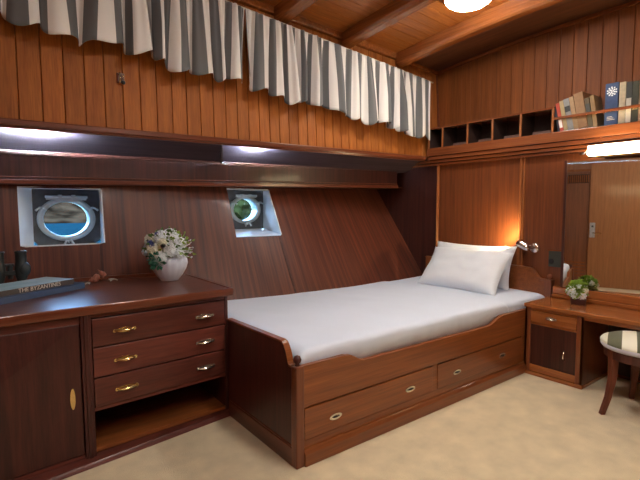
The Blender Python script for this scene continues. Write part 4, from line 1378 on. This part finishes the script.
# ------------------------------------------------------------------ lamps
def dome(x, y, label):
    z = zc(y, x) - .022
    root = thing('ceiling_lamp', label, 'ceiling lamp', (x, y, z), 'round ceiling lamps')
    MB().lathe((x, y, z), [(.0, .03), (.165, .03), (.170, -.042), (.164, -.054), (.156, -.054), (.156, -.036), (0, -.036)], 48).build('metal_ring', 'brass', root, smooth=False)
    MB().lathe((x, y, z), [(.155, -.038), (.155, -.056), (.148, -.074), (.123, -.092), (.075, -.104), (.03, -.109), (.0, -.110)], 48, close=False).build('glass_dome', 'dome_glass', root, smooth=True)
    return root
dome(2.72, 1.885, 'lit round ceiling lamp between the two beams nearest the head wall')
dome(1.50, .95, 'added unseen round ceiling lamp over the middle of the cabin, above the frame')  # this and the next two: unseen lamps added for even fill
dome(.25, .15, 'added unseen round ceiling lamp above the sideboard end of the cabin, near the camera')
dome(1.50, -.45, 'added unseen round ceiling lamp by the inboard wall behind the camera')


def soffit_glow(x, label, w_=.16):  # added hidden strips that put a cool glow on the soffit
    root = thing('soffit_glow_strip', label, 'light', (x, 2.90, 1.66), 'added glow strips under the upper planks')
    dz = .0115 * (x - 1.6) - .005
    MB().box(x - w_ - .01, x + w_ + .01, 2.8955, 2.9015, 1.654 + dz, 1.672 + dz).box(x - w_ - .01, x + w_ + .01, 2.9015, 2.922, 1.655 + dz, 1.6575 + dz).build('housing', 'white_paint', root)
    MB().box(x - w_, x + w_, 2.9015, 2.903, 1.6595 + dz, 1.666 + dz).build('lens', 'soffit_glow_lens', root)
soffit_glow(.27, 'added cool glow strip hidden behind the moulding over the left porthole', .12)
soffit_glow(1.66, 'added cool glow strip hidden behind the moulding over the right porthole', .06)

# ------------------------------------------------------------------ stool
sx_, sy_ = 3.045, .872
stl = thing('stool', 'round stool with olive and cream striped cushion and dark curved legs, at the desk', 'stool', (sx_, sy_, 0))
sr = .222
mb = MB()
prof = [(0, .385), (sr - .03, .385), (sr - .008, .388), (sr, .400), (sr, .412), (sr - .006, .418)]
mb.lathe((sx_, sy_, 0), prof, 64, close=False); mb.build('cushion_band', 'seat_band', stl, smooth=True)
mb = MB()
prof = [(sr - .004, .412), (sr + .002, .420), (sr - .006, .432), (sr - .04, .446), (sr * .6, .456), (sr * .3, .460), (0, .461)]
mb.lathe((sx_, sy_, 0), prof, 64, close=False)
sd2 = Vector((math.sin(AZ) * 1, -math.cos(AZ) * 1, 0))
mb.uv = {i: (((Vector(v) - Vector((sx_, sy_, 0))).dot(Vector((.31, -.95, 0)))) + .042, 0) for i, v in enumerate(mb.v)}
mb.build('cushion_top', 'seat_stripe', stl, smooth=True)
mb = MB(); mb.lathe((sx_, sy_, 0), [(sr - .035, .335), (sr - .02, .335), (sr - .018, .386), (sr - .035, .386), (sr - .035, .335)], 48, close=False); mb.build('apron', 'cab_z', stl)
for a in (142.5, 30, -37.5, 215):
    d_ = Vector((math.cos(math.radians(a)), math.sin(math.radians(a)), 0)); p_ = Vector((-d_.y, d_.x, 0)); c0 = Vector((sx_, sy_, 0))
    mb = MB(); vs = []; fs = []
    st = [(.385, .186, .023, .020), (.30, .180, .022, .019), (.20, .184, .019, .016), (.10, .203, .016, .014), (.0, .235, .014, .013)]
    for z, rr, hw_, ht_ in st:
        for s1, s2 in ((-1, -1), (1, -1), (1, 1), (-1, 1)):
            vs.append(c0 + d_ * (rr + s2 * ht_) + p_ * s1 * hw_ + Vector((0, 0, z)))
    for i in range(len(st) - 1):
        for j in range(4): fs.append((4 * i + j, 4 * i + (j + 1) % 4, 4 * i + 4 + (j + 1) % 4, 4 * i + 4 + j))
    fs += [(0, 1, 2, 3), tuple(4 * (len(st) - 1) + j for j in (3, 2, 1, 0))]
    mb.poly(vs, fs); mb.build('leg', 'mahogany_z', stl, .004)
